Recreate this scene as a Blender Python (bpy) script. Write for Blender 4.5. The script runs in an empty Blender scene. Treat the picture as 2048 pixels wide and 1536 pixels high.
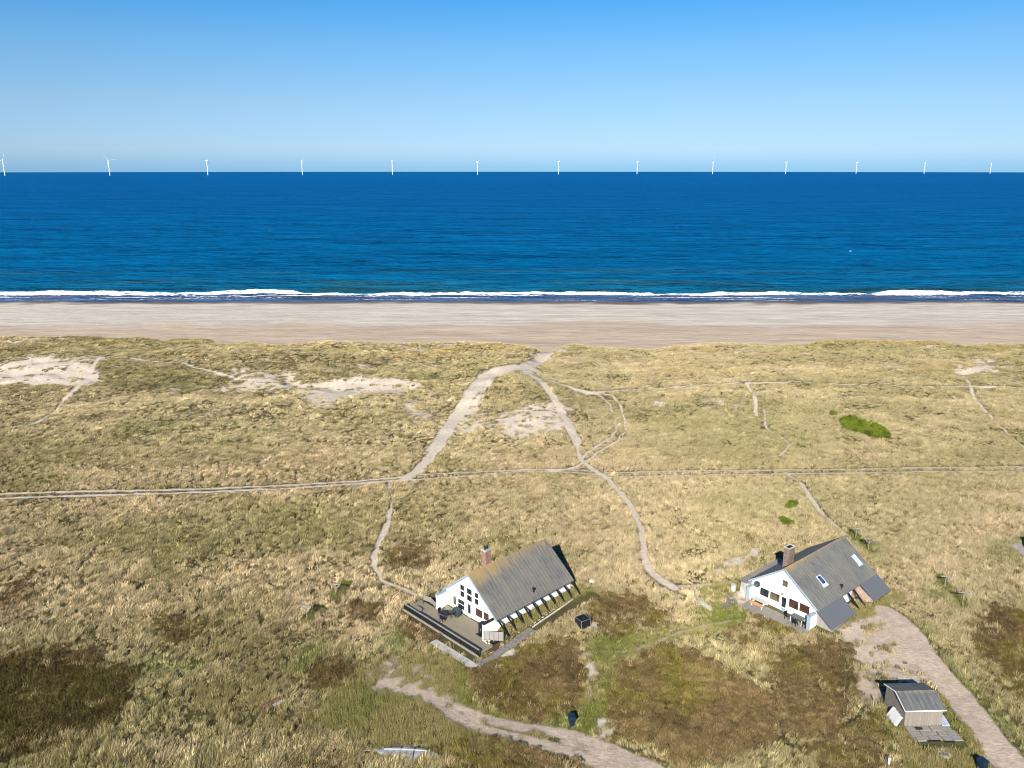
import bpy, math, random
import numpy as np
from mathutils import Vector, Matrix

# ------------------------------------------------------------------ camera, sky, sun, exposure
SC = bpy.context.scene
COL = SC.collection
W, HGT, FPX, CAMH = 2048.0, 1536.0, 1600.0, 50.0
PITCH = math.atan((768 - 336) / FPX)
cam = bpy.data.cameras.new("camera")
cam.sensor_width = 36.0
cam.lens = FPX / W * 36.0
cam.clip_start = 0.5
cam.clip_end = 120000.0
cam_o = bpy.data.objects.new("camera", cam)
COL.objects.link(cam_o)
cam_o.location = (0, 0, CAMH)
cam_o.rotation_euler = (math.pi / 2 - PITCH, 0, 0)
SC.camera = cam_o

SUN_ELEV = math.radians(30.0)
SUN_AZ = math.radians(15.0)            # shadows fall this far to the right of straight ahead
world = bpy.data.worlds.new("World")
SC.world = world
world.use_nodes = True
nt = world.node_tree
bg = nt.nodes["Background"]
sky = nt.nodes.new("ShaderNodeTexSky")
sky.sky_type = 'NISHITA'
sky.sun_disc = False
sky.sun_elevation = SUN_ELEV
sky.sun_rotation = math.radians(180.0) + SUN_AZ
sky.altitude = 0
sky.air_density = 1.0
sky.dust_density = 0.15
sky.ozone_density = 6.0
# the clear autumn sky deepens quickly above the horizon: grade the sky by elevation
tc = nt.nodes.new("ShaderNodeTexCoord")
sep = nt.nodes.new("ShaderNodeSeparateXYZ")
ramp = nt.nodes.new("ShaderNodeValToRGB")
mul = nt.nodes.new("ShaderNodeMix")
mul.data_type = 'RGBA'; mul.blend_type = 'MULTIPLY'; mul.inputs[0].default_value = 1.0
nt.links.new(tc.outputs["Generated"], sep.inputs[0])
nt.links.new(sep.outputs["Z"], ramp.inputs[0])
nt.links.new(sky.outputs[0], mul.inputs[6])
nt.links.new(ramp.outputs[0], mul.inputs[7])
nt.links.new(mul.outputs[2], bg.inputs[0])
el = ramp.color_ramp.elements
el[0].position = 0.0; el[0].color = (0.235, 0.435, 0.77, 1)
el[1].position = 0.19; el[1].color = (0.20, 0.51, 0.66, 1)
for p_, c_ in ((0.021, (0.385, 0.485, 0.70)), (0.077, (0.435, 0.500, 0.59)), (0.131, (0.375, 0.53, 0.61))):
    el.new(p_).color = c_ + (1,)
bg.inputs[1].default_value = 0.10

sun = bpy.data.lights.new("sun", 'SUN')
sun.energy = 5.0
sun.angle = math.radians(0.53)
sun.color = (1.0, 0.93, 0.82)
sun_o = bpy.data.objects.new("sun", sun)
COL.objects.link(sun_o)
trav = Vector((math.sin(SUN_AZ) * math.cos(SUN_ELEV), math.cos(SUN_AZ) * math.cos(SUN_ELEV), -math.sin(SUN_ELEV)))
sun_o.rotation_euler = trav.to_track_quat('-Z', 'Y').to_euler()

SC.view_settings.view_transform = 'Standard'
SC.view_settings.look = 'None'
SC.view_settings.exposure = 0.90
SC.view_settings.gamma = 1.0
SC.cycles.filter_width = 0.95

RNG = np.random.default_rng(7)
random.seed(7)

# ------------------------------------------------------------------ numbers: noise, terrain
def _hash(ix, iy, seed):
    h = (ix.astype(np.int64) * 374761393 + iy.astype(np.int64) * 668265263 + seed * 974711) & 0xffffffff
    h = ((h ^ (h >> 13)) * 1274126177) & 0xffffffff
    h = ((h ^ (h >> 16)) * 2246822519) & 0xffffffff
    return ((h ^ (h >> 15)) & 0xffffff) / float(0xffffff)

def vnoise(x, y, seed=0):
    x0 = np.floor(x); y0 = np.floor(y)
    fx = x - x0; fy = y - y0
    fx = fx * fx * (3 - 2 * fx); fy = fy * fy * (3 - 2 * fy)
    a = _hash(x0, y0, seed); b = _hash(x0 + 1, y0, seed)
    c = _hash(x0, y0 + 1, seed); d = _hash(x0 + 1, y0 + 1, seed)
    return (a + (b - a) * fx + (c - a) * fy + (a - b - c + d) * fx * fy) * 2 - 1

def fbm(x, y, seed=0, octv=3):
    s = 0.0; a = 1.0; t = 0.0
    for o in range(octv):
        s = s + a * vnoise(x * 2 ** o + 17.3 * o, y * 2 ** o - 9.1 * o, seed + o * 31)
        t += a; a *= 0.55
    return s / t

def sstep(a, b, x):
    t = np.clip((x - a) / (b - a), 0, 1)
    return t * t * (3 - 2 * t)

HL = (-5.065, 82.654, 0.7733)      # left house: gable foot of the ridge, bearing of the ridge
HR = (31.621, 83.997, 0.6919)      # right house
def loc2(h, x, y):
    c, s = math.cos(h[2]), math.sin(h[2])
    return (x - h[0]) * c + (y - h[1]) * s, -(x - h[0]) * s + (y - h[1]) * c
def glob2(h, lx, ly):
    c, s = math.cos(h[2]), math.sin(h[2])
    return h[0] + lx * c - ly * s, h[1] + lx * s + ly * c

SEA = -9.0
def terrain(x, y):
    x = np.asarray(x, float); y = np.asarray(y, float)
    z = np.zeros_like(x + y)
    calm = np.ones_like(z)
    for h, dep in ((HL, -0.85), (HR, -0.68)):
        lx, ly = loc2(h, x, y)
        r = np.hypot(lx + 3, ly)
        g_ = 7 * sstep(4.8, 9, np.abs(ly))
        z = z + dep * sstep(1.2 + g_, -0.4 - g_, lx) * sstep(24, 9, r)
        calm = calm * sstep(8, 17, np.hypot(lx - 5, ly * 1.0))
    calm = calm * sstep(3, 8, np.hypot(x - 38.2, y - 63.5))
    dz = sstep(132, 212, y)
    z = z + np.interp(x, [-150, -75, -35, 0, 25, 70, 105, 160], [3.7, 3.5, 2.6, 2.2, 1.3, 1.6, 2.6, 2.8]) * dz
    amp = 0.10 + 0.9 * sstep(126, 165, y)
    z = z + calm * (amp * ((0.9 + 1.5 * sstep(145, 165, y) * sstep(212, 195, y)) * fbm(x / 27, y / 20, 3) + 0.72 * fbm(x / 8, y / 6.5, 5)) + 0.12 * fbm(x / 3.2, y / 2.6, 9, 2) * (0.4 + dz))
    z = z + 3.6 * np.exp(-((x - 4) / 13) ** 2 - ((y - 166) / 13) ** 2) - 1.0 * np.exp(-((x + 18) / 8) ** 2 - ((y - 158) / 14) ** 2) - 0.9 * np.exp(-((x - 24) / 9) ** 2 - ((y - 152) / 14) ** 2)
    z = z + 1.3 * np.exp(-((x + 42) / 26) ** 2 - ((y - 196) / 9) ** 2)
    z = z - 0.9 * np.exp(-((x + 40) / 18) ** 2 - ((y - 178) / 5) ** 2)
    # a shallow ditch along the seaward side of the houses' grass and the notch to the beach
    notch = np.exp(-((x - 8.5 - 0.12 * (y - 212)) / 4.2) ** 2) * sstep(196, 212, y)
    z = z - 2.7 * notch
    yc = 216 + 5 * vnoise(x / 34, x * 0 + 2.2, 21) + 3.2 * vnoise(x / 9, x * 0 + 7.7, 22) + 1.5 * vnoise(x / 3.5, x * 0 + 1.7, 23)
    drop = sstep(yc, yc + 26, y)
    beach = -5.4 - 3.6 * (y - 250) / (363 - 250) + 0.16 * fbm(x / 30, y / 9, 41) + 0.25 * sstep(300, 285, y) * fbm(x / 14, y / 8, 43)
    beach = np.where(y > 363, beach - (y - 363) * 0.05, beach)
    return z * (1 - drop) + beach * drop

def rays(px):
    px = np.asarray(px, float)
    a = (px[:, 0] - 1024) / FPX; b = (768 - px[:, 1]) / FPX
    c, s = math.cos(PITCH), math.sin(PITCH)
    return np.stack([a, c + b * s, -s + b * c], 1)

def ground_pts(px):
    """where the sight lines of a list of photo points meet the terrain"""
    d = rays(px)
    ys = np.linspace(40, 372, 1700)
    t = ys[None, :] / d[:, 1:2]
    X = d[:, 0:1] * t; Y = d[:, 1:2] * t; Z = CAMH + d[:, 2:3] * t
    below = Z <= terrain(X, Y)
    k = np.argmax(below, 1)
    k = np.where(below.any(1), k, len(ys) - 1)
    i = np.arange(len(d))
    return np.stack([X[i, k], Y[i, k]], 1)

def gp(u, v):
    p = ground_pts([(u, v)])[0]
    return float(p[0]), float(p[1]), float(terrain(p[0], p[1]))

# ------------------------------------------------------------------ mesh helpers
class MB:
    def __init__(s): s.v = []; s.f = []; s.att = []
    def add(s, vs, fs):
        n = len(s.v); s.v += [tuple(p) for p in vs]; s.f += [tuple(n + i for i in f) for f in fs]
        return s
    def box(s, x0, x1, y0, y1, z0, z1):
        v = [(x, y, z) for z in (z0, z1) for y in (y0, y1) for x in (x0, x1)]
        return s.add(v, [(0, 2, 3, 1), (4, 5, 7, 6), (0, 1, 5, 4), (2, 6, 7, 3), (0, 4, 6, 2), (1, 3, 7, 5)])
    def beam(s, a, b, w, h, up=(0, 0, 1)):
        a = Vector(a); b = Vector(b); d = (b - a).normalized()
        u = Vector(up)
        if abs(d.dot(u)) > 0.98: u = Vector((1, 0, 0))
        r = d.cross(u).normalized(); u = r.cross(d)
        v = []
        for p in (a, b):
            for i, j in ((-1, -1), (1, -1), (1, 1), (-1, 1)):
                v.append(p + r * (i * w / 2) + u * (j * h / 2))
        return s.add(v, [(0, 1, 2, 3), (7, 6, 5, 4), (0, 4, 5, 1), (1, 5, 6, 2), (2, 6, 7, 3), (3, 7, 4, 0)])
    def tube(s, pts, rad, n=10, cap=True):
        pts = [Vector(p) for p in pts]
        if not hasattr(rad, '__len__'): rad = [rad] * len(pts)
        base = len(s.v)
        for i, p in enumerate(pts):
            d = (pts[min(i + 1, len(pts) - 1)] - pts[max(i - 1, 0)]).normalized()
            u = Vector((0, 0, 1)) if abs(d.z) < 0.95 else Vector((1, 0, 0))
            r = d.cross(u).normalized(); u = r.cross(d)
            for k in range(n):
                an = 2 * math.pi * k / n
                s.v.append(tuple(p + (r * math.cos(an) + u * math.sin(an)) * rad[i]))
        for i in range(len(pts) - 1):
            for k in range(n):
                a = base + i * n + k; b = base + i * n + (k + 1) % n
                s.f.append((a, b, b + n, a + n))
        if cap:
            s.f.append(tuple(base + k for k in range(n))[::-1])
            s.f.append(tuple(base + (len(pts) - 1) * n + k for k in range(n)))
        return s
    def prism(s, poly, d, axis):
        """poly: list of 2-D points extruded along axis ('x','y','z') from d[0] to d[1]"""
        n = len(poly)
        def p3(p, t):
            return {'x': (t, p[0], p[1]), 'y': (p[0], t, p[1]), 'z': (p[0], p[1], t)}[axis]
        v = [p3(p, d[0]) for p in poly] + [p3(p, d[1]) for p in poly]
        f = [tuple(range(n))[::-1], tuple(range(n, 2 * n))] + [(i, (i + 1) % n, n + (i + 1) % n, n + i) for i in range(n)]
        return s.add(v, f)
    def lathe(s, prof, c=(0, 0, 0), n=16):
        base = len(s.v)
        for r, z in prof:
            for k in range(n):
                an = 2 * math.pi * k / n
                s.v.append((c[0] + r * math.cos(an), c[1] + r * math.sin(an), c[2] + z))
        for i in range(len(prof) - 1):
            for k in range(n):
                a = base + i * n + k; b = base + i * n + (k + 1) % n
                s.f.append((a, b, b + n, a + n))
        s.f.append(tuple(base + k for k in range(n))[::-1])
        s.f.append(tuple(base + (len(prof) - 1) * n + k for k in range(n)))
        return s
    def build(s, name, mat, parent=None, bevel=0.0, smooth=False):
        me = bpy.data.meshes.new(name)
        me.from_pydata(s.v, [], s.f)
        import bmesh
        bm = bmesh.new(); bm.from_mesh(me)
        bmesh.ops.recalc_face_normals(bm, faces=bm.faces)
        if bevel > 0:
            bmesh.ops.bevel(bm, geom=list(bm.edges), offset=bevel, segments=1, affect='EDGES', clamp_overlap=True)
        bm.to_mesh(me); bm.free()
        if smooth:
            me.polygons.foreach_set("use_smooth", [True] * len(me.polygons))
        me.materials.append(mat)
        o = bpy.data.objects.new(name, me)
        COL.objects.link(o)
        if parent is not None: o.parent = parent
        return o

def tag(o, label=None, cat=None, group=None, kind=None):
    if label: o['label'] = label
    if cat: o['category'] = cat
    if group: o['group'] = group
    if kind: o['kind'] = kind
    return o

def empty(name, loc, rz=0.0, label=None, cat=None, group=None):
    o = bpy.data.objects.new(name, None)
    o.empty_display_size = 0.3
    COL.objects.link(o)
    o.location = loc; o.rotation_euler = (0, 0, rz)
    return tag(o, label, cat, group)

def copy_tree(o, parent=None):
    c = o.copy(); COL.objects.link(c)
    if parent is not None: c.parent = parent
    for ch in list(o.children):
        copy_tree(ch, c)
    return c

def np_mesh(name, co, faces, mat, attrs=None, smooth=True):
    me = bpy.data.meshes.new(name)
    me.vertices.add(len(co)); me.vertices.foreach_set("co", np.ascontiguousarray(co, np.float32).ravel())
    nf = len(faces); k = faces.shape[1]
    me.loops.add(nf * k); me.loops.foreach_set("vertex_index", np.ascontiguousarray(faces, np.int32).ravel())
    me.polygons.add(nf)
    me.polygons.foreach_set("loop_start", np.arange(0, nf * k, k, dtype=np.int32))
    me.update(calc_edges=True)
    if smooth: me.polygons.foreach_set("use_smooth", np.ones(nf, bool))
    for an, (typ, arr) in (attrs or {}).items():
        a = me.attributes.new(an, typ, 'POINT')
        a.data.foreach_set({'FLOAT': 'value', 'FLOAT_COLOR': 'color', 'FLOAT_VECTOR': 'vector', 'INT': 'value'}[typ], np.ascontiguousarray(arr).ravel())
    if mat: me.materials.append(mat)
    o = bpy.data.objects.new(name, me)
    COL.objects.link(o)
    return o

# ------------------------------------------------------------------ materials
def new_mat(name):
    m = bpy.data.materials.new(name); m.use_nodes = True
    t = m.node_tree; b = t.nodes["Principled BSDF"]
    return m, t, b

def N(t, typ, **kw):
    n = t.nodes.new(typ)
    for k, v in kw.items(): setattr(n, k, v)
    return n

def mixc(t, fac, a, b, mode='MIX'):
    n = N(t, "ShaderNodeMix", data_type='RGBA', blend_type=mode)
    for i, s in ((0, fac), (6, a), (7, b)):
        if isinstance(s, (int, float)): n.inputs[i].default_value = s
        elif isinstance(s, tuple): n.inputs[i].default_value = s if len(s) == 4 else s + (1,)
        else: t.links.new(s, n.inputs[i])
    return n.outputs[2]

def noise(t, scale, detail=4, vec=None, rough=0.55, scl=None):
    n = N(t, "ShaderNodeTexNoise"); n.inputs["Scale"].default_value = scale
    n.inputs["Detail"].default_value = detail; n.inputs["Roughness"].default_value = rough
    if vec is not None:
        if scl is not None:
            mp = N(t, "ShaderNodeMapping"); mp.inputs["Scale"].default_value = scl
            t.links.new(vec, mp.inputs[0]); vec = mp.outputs[0]
        t.links.new(vec, n.inputs["Vector"])
    return n.outputs["Fac"]

def rampf(t, src, p0, p1, c0=(0, 0, 0), c1=(1, 1, 1)):
    r = N(t, "ShaderNodeValToRGB")
    r.color_ramp.elements[0].position = p0; r.color_ramp.elements[1].position = p1
    r.color_ramp.elements[0].color = c0 + (1,); r.color_ramp.elements[1].color = c1 + (1,)
    t.links.new(src, r.inputs[0])
    return r.outputs[0]

def bump(t, b, h, strength, dist=0.02):
    n = N(t, "ShaderNodeBump"); n.inputs["Strength"].default_value = strength
    n.inputs["Distance"].default_value = dist
    t.links.new(h, n.inputs["Height"]); t.links.new(n.outputs[0], b.inputs["Normal"])
    return n

def objco(t):
    return N(t, "ShaderNodeTexCoord").outputs["Object"]

def plain(name, col, rough=0.7, var=0.25, scale=2.0, bmp=0.15, metal=0.0, spec=0.3, scl=None, col2=None):
    """a plain material with blotchy wear"""
    m, t, b = new_mat(name)
    co = objco(t)
    f = noise(t, scale, 5, co, scl=scl)
    c2 = col2 or tuple(c * (1 - var) for c in col)
    c1 = col if col2 else tuple(min(1, c * (1 + var * 0.5)) for c in col)
    b.inputs["Base Color"].default_value = col + (1,)
    t.links.new(mixc(t, rampf(t, f, 0.35, 0.65), c2, c1), b.inputs["Base Color"])
    b.inputs["Roughness"].default_value = rough; b.inputs["Metallic"].default_value = metal
    b.inputs["Specular IOR Level"].default_value = spec
    if bmp: bump(t, b, noise(t, scale * 9, 3, co, scl=scl), bmp)
    return m

M = {}
M['white_wall'] = plain("white_wall", (0.78, 0.78, 0.76), 0.8, 0.10, 0.9, 0.1)
M['white_trim'] = plain("white_trim", (0.80, 0.80, 0.80), 0.5, 0.05, 1.5, 0)
M['blue_trim'] = plain("blue_trim", (0.26, 0.33, 0.39), 0.5, 0.12, 2, 0.05)
M['black_wood'] = plain("black_wood", (0.012, 0.013, 0.015), 0.6, 0.4, 3, 0.1)
M['black_plastic'] = plain("black_plastic", (0.012, 0.015, 0.02), 0.35, 0.2, 2, 0.0, spec=0.5)
M['blue_plastic'] = plain("blue_plastic", (0.008, 0.022, 0.045), 0.35, 0.2, 2, 0.0, spec=0.5)
M['grey_wood'] = plain("grey_wood", (0.27, 0.25, 0.22), 0.85, 0.35, 1.2, 0.3, scl=(1.5, 9, 9), col2=(0.18, 0.165, 0.145))
M['deck_wood'] = plain("deck_wood", (0.225, 0.195, 0.14), 0.85, 0.3, 0.9, 0.2, scl=(8, 1.0, 1), col2=(0.185, 0.165, 0.125))
M['orange_wood'] = plain("orange_wood", (0.52, 0.23, 0.10), 0.7, 0.3, 2, 0.1)
M['concrete'] = plain("concrete", (0.40, 0.38, 0.34), 0.9, 0.25, 1.4, 0.3)
M['gravel'] = plain("gravel", (0.20, 0.18, 0.165), 0.95, 0.4, 6, 0.6)
M['stone'] = plain("stone", (0.50, 0.46, 0.38), 0.9, 0.3, 2.5, 0.4)
M['alu'] = plain("alu", (0.50, 0.52, 0.56), 0.38, 0.3, 2.0, 0.05, metal=0.55)
M['rust'] = plain("rust", (0.16, 0.085, 0.06), 0.9, 0.5, 3, 0.3)
M['grey_metal'] = plain("grey_metal", (0.30, 0.31, 0.32), 0.45, 0.2, 3, 0, metal=0.3)
M['turbine'] = plain("turbine", (0.58, 0.62, 0.66), 0.5, 0.04, 0.05, 0)
M['grey_cloth'] = plain("grey_cloth", (0.42, 0.43, 0.42), 0.8, 0.15, 3, 0.05)
M['slate_panel'] = None
M['teal_cover'] = plain("teal_cover", (0.03, 0.05, 0.06), 0.55, 0.3, 3, 0.1)
M['paleblue'] = plain("paleblue", (0.42, 0.48, 0.56), 0.5, 0.2, 2, 0.05)

def glass_mat(name, col):
    m, t, b = new_mat(name)
    co = objco(t)
    t.links.new(mixc(t, rampf(t, noise(t, 1.1, 2, co), 0.4, 0.6), tuple(c * 0.35 for c in col), col), b.inputs["Base Color"])
    b.inputs["Roughness"].default_value = 0.06
    b.inputs["Specular IOR Level"].default_value = 0.5
    return m
M['glass'] = glass_mat("glass", (0.030, 0.033, 0.045))
M['glass_room'] = glass_mat("glass_room", (0.07, 0.034, 0.026))
M['glass_curtain'] = glass_mat("glass_curtain", (0.13, 0.105, 0.07))
M['glass_sky'] = glass_mat("glass_sky", (0.05, 0.10, 0.18))

def brick_mat(name, c1, c2, mortar):
    m, t, b = new_mat(name)
    co = objco(t)
    # wrap the bricks round the stack: use x+y for the horizontal
    sp = N(t, "ShaderNodeSeparateXYZ"); t.links.new(co, sp.inputs[0])
    ad = N(t, "ShaderNodeMath", operation='ADD'); t.links.new(sp.outputs[0], ad.inputs[0]); t.links.new(sp.outputs[1], ad.inputs[1])
    cb = N(t, "ShaderNodeCombineXYZ"); t.links.new(ad.outputs[0], cb.inputs[0]); t.links.new(sp.outputs[2], cb.inputs[1])
    br = N(t, "ShaderNodeTexBrick"); t.links.new(cb.outputs[0], br.inputs["Vector"])
    br.inputs["Scale"].default_value = 1.0; br.inputs["Brick Width"].default_value = 0.24; br.inputs["Row Height"].default_value = 0.075
    br.inputs["Mortar Size"].default_value = 0.009
    br.inputs["Color1"].default_value = c1 + (1,); br.inputs["Color2"].default_value = c2 + (1,); br.inputs["Mortar"].default_value = mortar + (1,)
    t.links.new(mixc(t, rampf(t, noise(t, 3, 4, co), 0.35, 0.7), (0.6, 0.6, 0.6), (1.1, 1.1, 1.1), 'MIX'), (x := N(t, "ShaderNodeMix", data_type='RGBA', blend_type='MULTIPLY')).inputs[7])
    x.inputs[0].default_value = 1; t.links.new(br.outputs[0], x.inputs[6])
    t.links.new(x.outputs[2], b.inputs["Base Color"])
    b.inputs["Roughness"].default_value = 0.9
    return m
M['brick_red'] = brick_mat("brick_red", (0.34, 0.15, 0.10), (0.24, 0.12, 0.09), (0.36, 0.30, 0.26))
M['brick_brown'] = brick_mat("brick_brown", (0.22, 0.145, 0.11), (0.15, 0.10, 0.08), (0.25, 0.21, 0.18))
M['brick_tan'] = brick_mat("brick_tan", (0.42, 0.29, 0.22), (0.36, 0.25, 0.20), (0.45, 0.38, 0.32))

def roof_mat(name, base, lichen_amt, ridge_z, reach, front=None, wl=0.55):
    """weathered corrugated sheets; orange lichen where the ridge stays damp"""
    m, t, b = new_mat(name)
    co = objco(t)
    sp = N(t, "ShaderNodeSeparateXYZ"); t.links.new(co, sp.inputs[0])
    st = noise(t, 1.0, 6, co, scl=(6.5, 0.7, 0.7), rough=0.68)            # streaks running down the slope
    bl = noise(t, 0.5, 4, co)
    sp2 = noise(t, 14, 2, co)
    c = mixc(t, rampf(t, st, 0.33, 0.67), tuple(v * 0.50 for v in base), tuple(v * 1.45 for v in base))
    c = mixc(t, rampf(t, bl, 0.40, 0.70), c, tuple(v * w for v, w in zip(base, (1.40, 1.34, 1.12))))
    c = mixc(t, rampf(t, sp2, 0.60, 0.72), c, tuple(v * 1.7 for v in base))
    # sheet joints
    wv = N(t, "ShaderNodeTexWave", wave_type='BANDS', bands_direction='X'); wv.inputs["Scale"].default_value = 0.62
    t.links.new(co, wv.inputs["Vector"])
    c = mixc(t, rampf(t, wv.outputs["Fac"], 0.0, 0.05), tuple(v * 0.55 for v in base), c)
    # lichen
    mr = N(t, "ShaderNodeMapRange"); t.links.new(sp.outputs[2], mr.inputs[0])
    mr.inputs[1].default_value = ridge_z - reach; mr.inputs[2].default_value = ridge_z
    ln = noise(t, 1.5, 6, co, scl=(2.6, 0.5, 0.5), rough=0.68)
    ad = N(t, "ShaderNodeMath", operation='ADD'); t.links.new(mr.outputs[0], ad.inputs[0])
    lm = N(t, "ShaderNodeMapRange"); t.links.new(ln, lm.inputs[0]); lm.inputs[1].default_value = 0.25; lm.inputs[2].default_value = 0.75; lm.clamp = False
    t.links.new(lm.outputs[0], ad.inputs[1])
    src = ad.outputs[0]
    if front:
        mf = N(t, "ShaderNodeMapRange"); t.links.new(sp.outputs[0], mf.inputs[0])
        mf.inputs[1].default_value = front; mf.inputs[2].default_value = 0.0
        mf.inputs[3].default_value = -0.25; mf.inputs[4].default_value = 0.12
        a2 = N(t, "ShaderNodeMath", operation='ADD'); t.links.new(src, a2.inputs[0]); t.links.new(mf.outputs[0], a2.inputs[1]); src = a2.outputs[0]
    hf = N(t, "ShaderNodeMath", operation='MULTIPLY'); t.links.new(src, hf.inputs[0]); hf.inputs[1].default_value = 0.5
    c = mixc(t, rampf(t, hf.outputs[0], (1.02 - lichen_amt) / 2, (1.75 - lichen_amt) / 2), c, (0.30, 0.20, 0.075))
    t.links.new(c, b.inputs["Base Color"])
    b.inputs["Roughness"].default_value = 0.8
    w2 = N(t, "ShaderNodeTexWave", wave_type='BANDS', bands_direction='X'); w2.inputs["Scale"].default_value = 1.9
    t.links.new(co, w2.inputs["Vector"])
    bump(t, b, w2.outputs["Fac"], 0.5, 0.03)
    return m
M['roof_left'] = roof_mat("roof_left", (0.118, 0.115, 0.110), 0.12, 5.2, 2.1, 8.0)
M['roof_right'] = roof_mat("roof_right", (0.119, 0.119, 0.115), 0.08, 5.2, 0.7, 6.0)
M['roof_shed'] = roof_mat("roof_shed", (0.100, 0.103, 0.108), -0.05, 2.5, 0.22)
M['roof_annex'] = roof_mat("roof_annex", (0.21, 0.185, 0.17), -0.5, 3.0, 0.3)

def panel_mat():
    m, t, b = new_mat("slate_panel")
    co = objco(t)
    wv = N(t, "ShaderNodeTexWave", wave_type='BANDS', bands_direction='X'); wv.inputs["Scale"].default_value = 0.9
    t.links.new(co, wv.inputs["Vector"])
    c = mixc(t, rampf(t, wv.outputs["Fac"], 0.0, 0.25), (0.045, 0.05, 0.058), (0.115, 0.125, 0.14))
    c = mixc(t, rampf(t, noise(t, 1.3, 4, co), 0.35, 0.7), c, (0.10, 0.105, 0.115))
    t.links.new(c, b.inputs["Base Color"]); b.inputs["Roughness"].default_value = 0.55
    bump(t, b, wv.outputs["Fac"], 0.4, 0.03)
    return m
M['slate_panel'] = panel_mat()

def boards_mat(name, c1, c2, width=0.12):
    m, t, b = new_mat(name)
    co = objco(t)
    sp = N(t, "ShaderNodeSeparateXYZ"); t.links.new(co, sp.inputs[0])
    ad = N(t, "ShaderNodeMath", operation='ADD'); t.links.new(sp.outputs[0], ad.inputs[0]); t.links.new(sp.outputs[1], ad.inputs[1])
    dv = N(t, "ShaderNodeMath", operation='DIVIDE'); t.links.new(ad.outputs[0], dv.inputs[0]); dv.inputs[1].default_value = width
    fl = N(t, "ShaderNodeMath", operation='FLOOR'); t.links.new(dv.outputs[0], fl.inputs[0])
    wn = N(t, "ShaderNodeTexWhiteNoise", noise_dimensions='1D'); t.links.new(fl.outputs[0], wn.inputs["W"])
    fr = N(t, "ShaderNodeMath", operation='FRACT'); t.links.new(dv.outputs[0], fr.inputs[0])
    c = mixc(t, wn.outputs["Value"], c1, c2)
    c = mixc(t, rampf(t, noise(t, 4, 4, co, scl=(3, 3, 0.3)), 0.3, 0.75), c, tuple(x * 0.7 for x in c1))
    c = mixc(t, rampf(t, fr.outputs[0], 0.0, 0.10), tuple(x * 0.25 for x in c1), c)
    t.links.new(c, b.inputs["Base Color"]); b.inputs["Roughness"].default_value = 0.85
    return m
M['shed_boards'] = boards_mat("shed_boards", (0.275, 0.24, 0.205), (0.185, 0.16, 0.137))
M['fence_boards'] = boards_mat("fence_boards", (0.34, 0.32, 0.30), (0.24, 0.225, 0.21), 0.14)

def ground_mat():
    m, t, b = new_mat("ground_cover")
    at = N(t, "ShaderNodeAttribute", attribute_name="alb")
    sa = N(t, "ShaderNodeAttribute", attribute_name="sandy")
    geo = N(t, "ShaderNodeNewGeometry").outputs["Position"]
    f1 = noise(t, 1.6, 6, geo, 0.7); f2 = noise(t, 9.0, 4, geo, 0.7)
    c = mixc(t, 1.0, at.outputs["Color"], rampf(t, f1, 0.25, 0.75, (0.72, 0.72, 0.72), (1.25, 1.25, 1.25)), 'MULTIPLY')
    c = mixc(t, 1.0, c, rampf(t, f2, 0.3, 0.7, (0.80, 0.80, 0.80), (1.15, 1.15, 1.15)), 'MULTIPLY')
    t.links.new(c, b.inputs["Base Color"]); b.inputs["Roughness"].default_value = 0.95
    b.inputs["Specular IOR Level"].default_value = 0.1
    bump(t, b, noise(t, 3.0, 5, geo, 0.65), 0.8, 0.16)
    return m
M['ground'] = ground_mat()

def beach_mat():
    m, t, b = new_mat("beach_sand")
    at = N(t, "ShaderNodeAttribute", attribute_name="alb")
    geo = N(t, "ShaderNodeNewGeometry").outputs["Position"]
    f1 = noise(t, 0.16, 6, geo, 0.65, scl=(0.45, 1.6, 1)); f2 = noise(t, 1.2, 4, geo, 0.7)
    c = mixc(t, 1.0, at.outputs["Color"], rampf(t, f1, 0.3, 0.7, (0.86, 0.85, 0.84), (1.10, 1.10, 1.10)), 'MULTIPLY')
    c = mixc(t, 1.0, c, rampf(t, f2, 0.3, 0.7, (0.94, 0.94, 0.94), (1.05, 1.05, 1.05)), 'MULTIPLY')
    t.links.new(c, b.inputs["Base Color"]); b.inputs["Roughness"].default_value = 0.9
    b.inputs["Specular IOR Level"].default_value = 0.1
    bump(t, b, noise(t, 0.35, 5, geo, 0.6, scl=(0.6, 1.4, 1)), 0.5, 0.8)
    return m
M['beach'] = beach_mat()

def blade_mat(name, transl=0.25, dark=0.55):
    m, t, b = new_mat(name)
    t.nodes.remove(b)
    out = t.nodes["Material Output"]
    ti = N(t, "ShaderNodeAttribute", attribute_name="tint", attribute_type='INSTANCER')
    sh = N(t, "ShaderNodeAttribute", attribute_name="shade")
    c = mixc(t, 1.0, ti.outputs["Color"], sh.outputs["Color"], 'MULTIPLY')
    d = N(t, "ShaderNodeBsdfDiffuse"); d.inputs["Roughness"].default_value = 0.6
    tr = N(t, "ShaderNodeBsdfTranslucent")
    t.links.new(c, d.inputs[0]); t.links.new(c, tr.inputs[0])
    mx = N(t, "ShaderNodeMixShader"); mx.inputs[0].default_value = transl
    t.links.new(d.outputs[0], mx.inputs[1]); t.links.new(tr.outputs[0], mx.inputs[2])
    t.links.new(mx.outputs[0], out.inputs[0])
    return m
M['blade'] = blade_mat("grass_blades")
M['twig'] = blade_mat("heath_twigs", 0.1)

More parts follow.
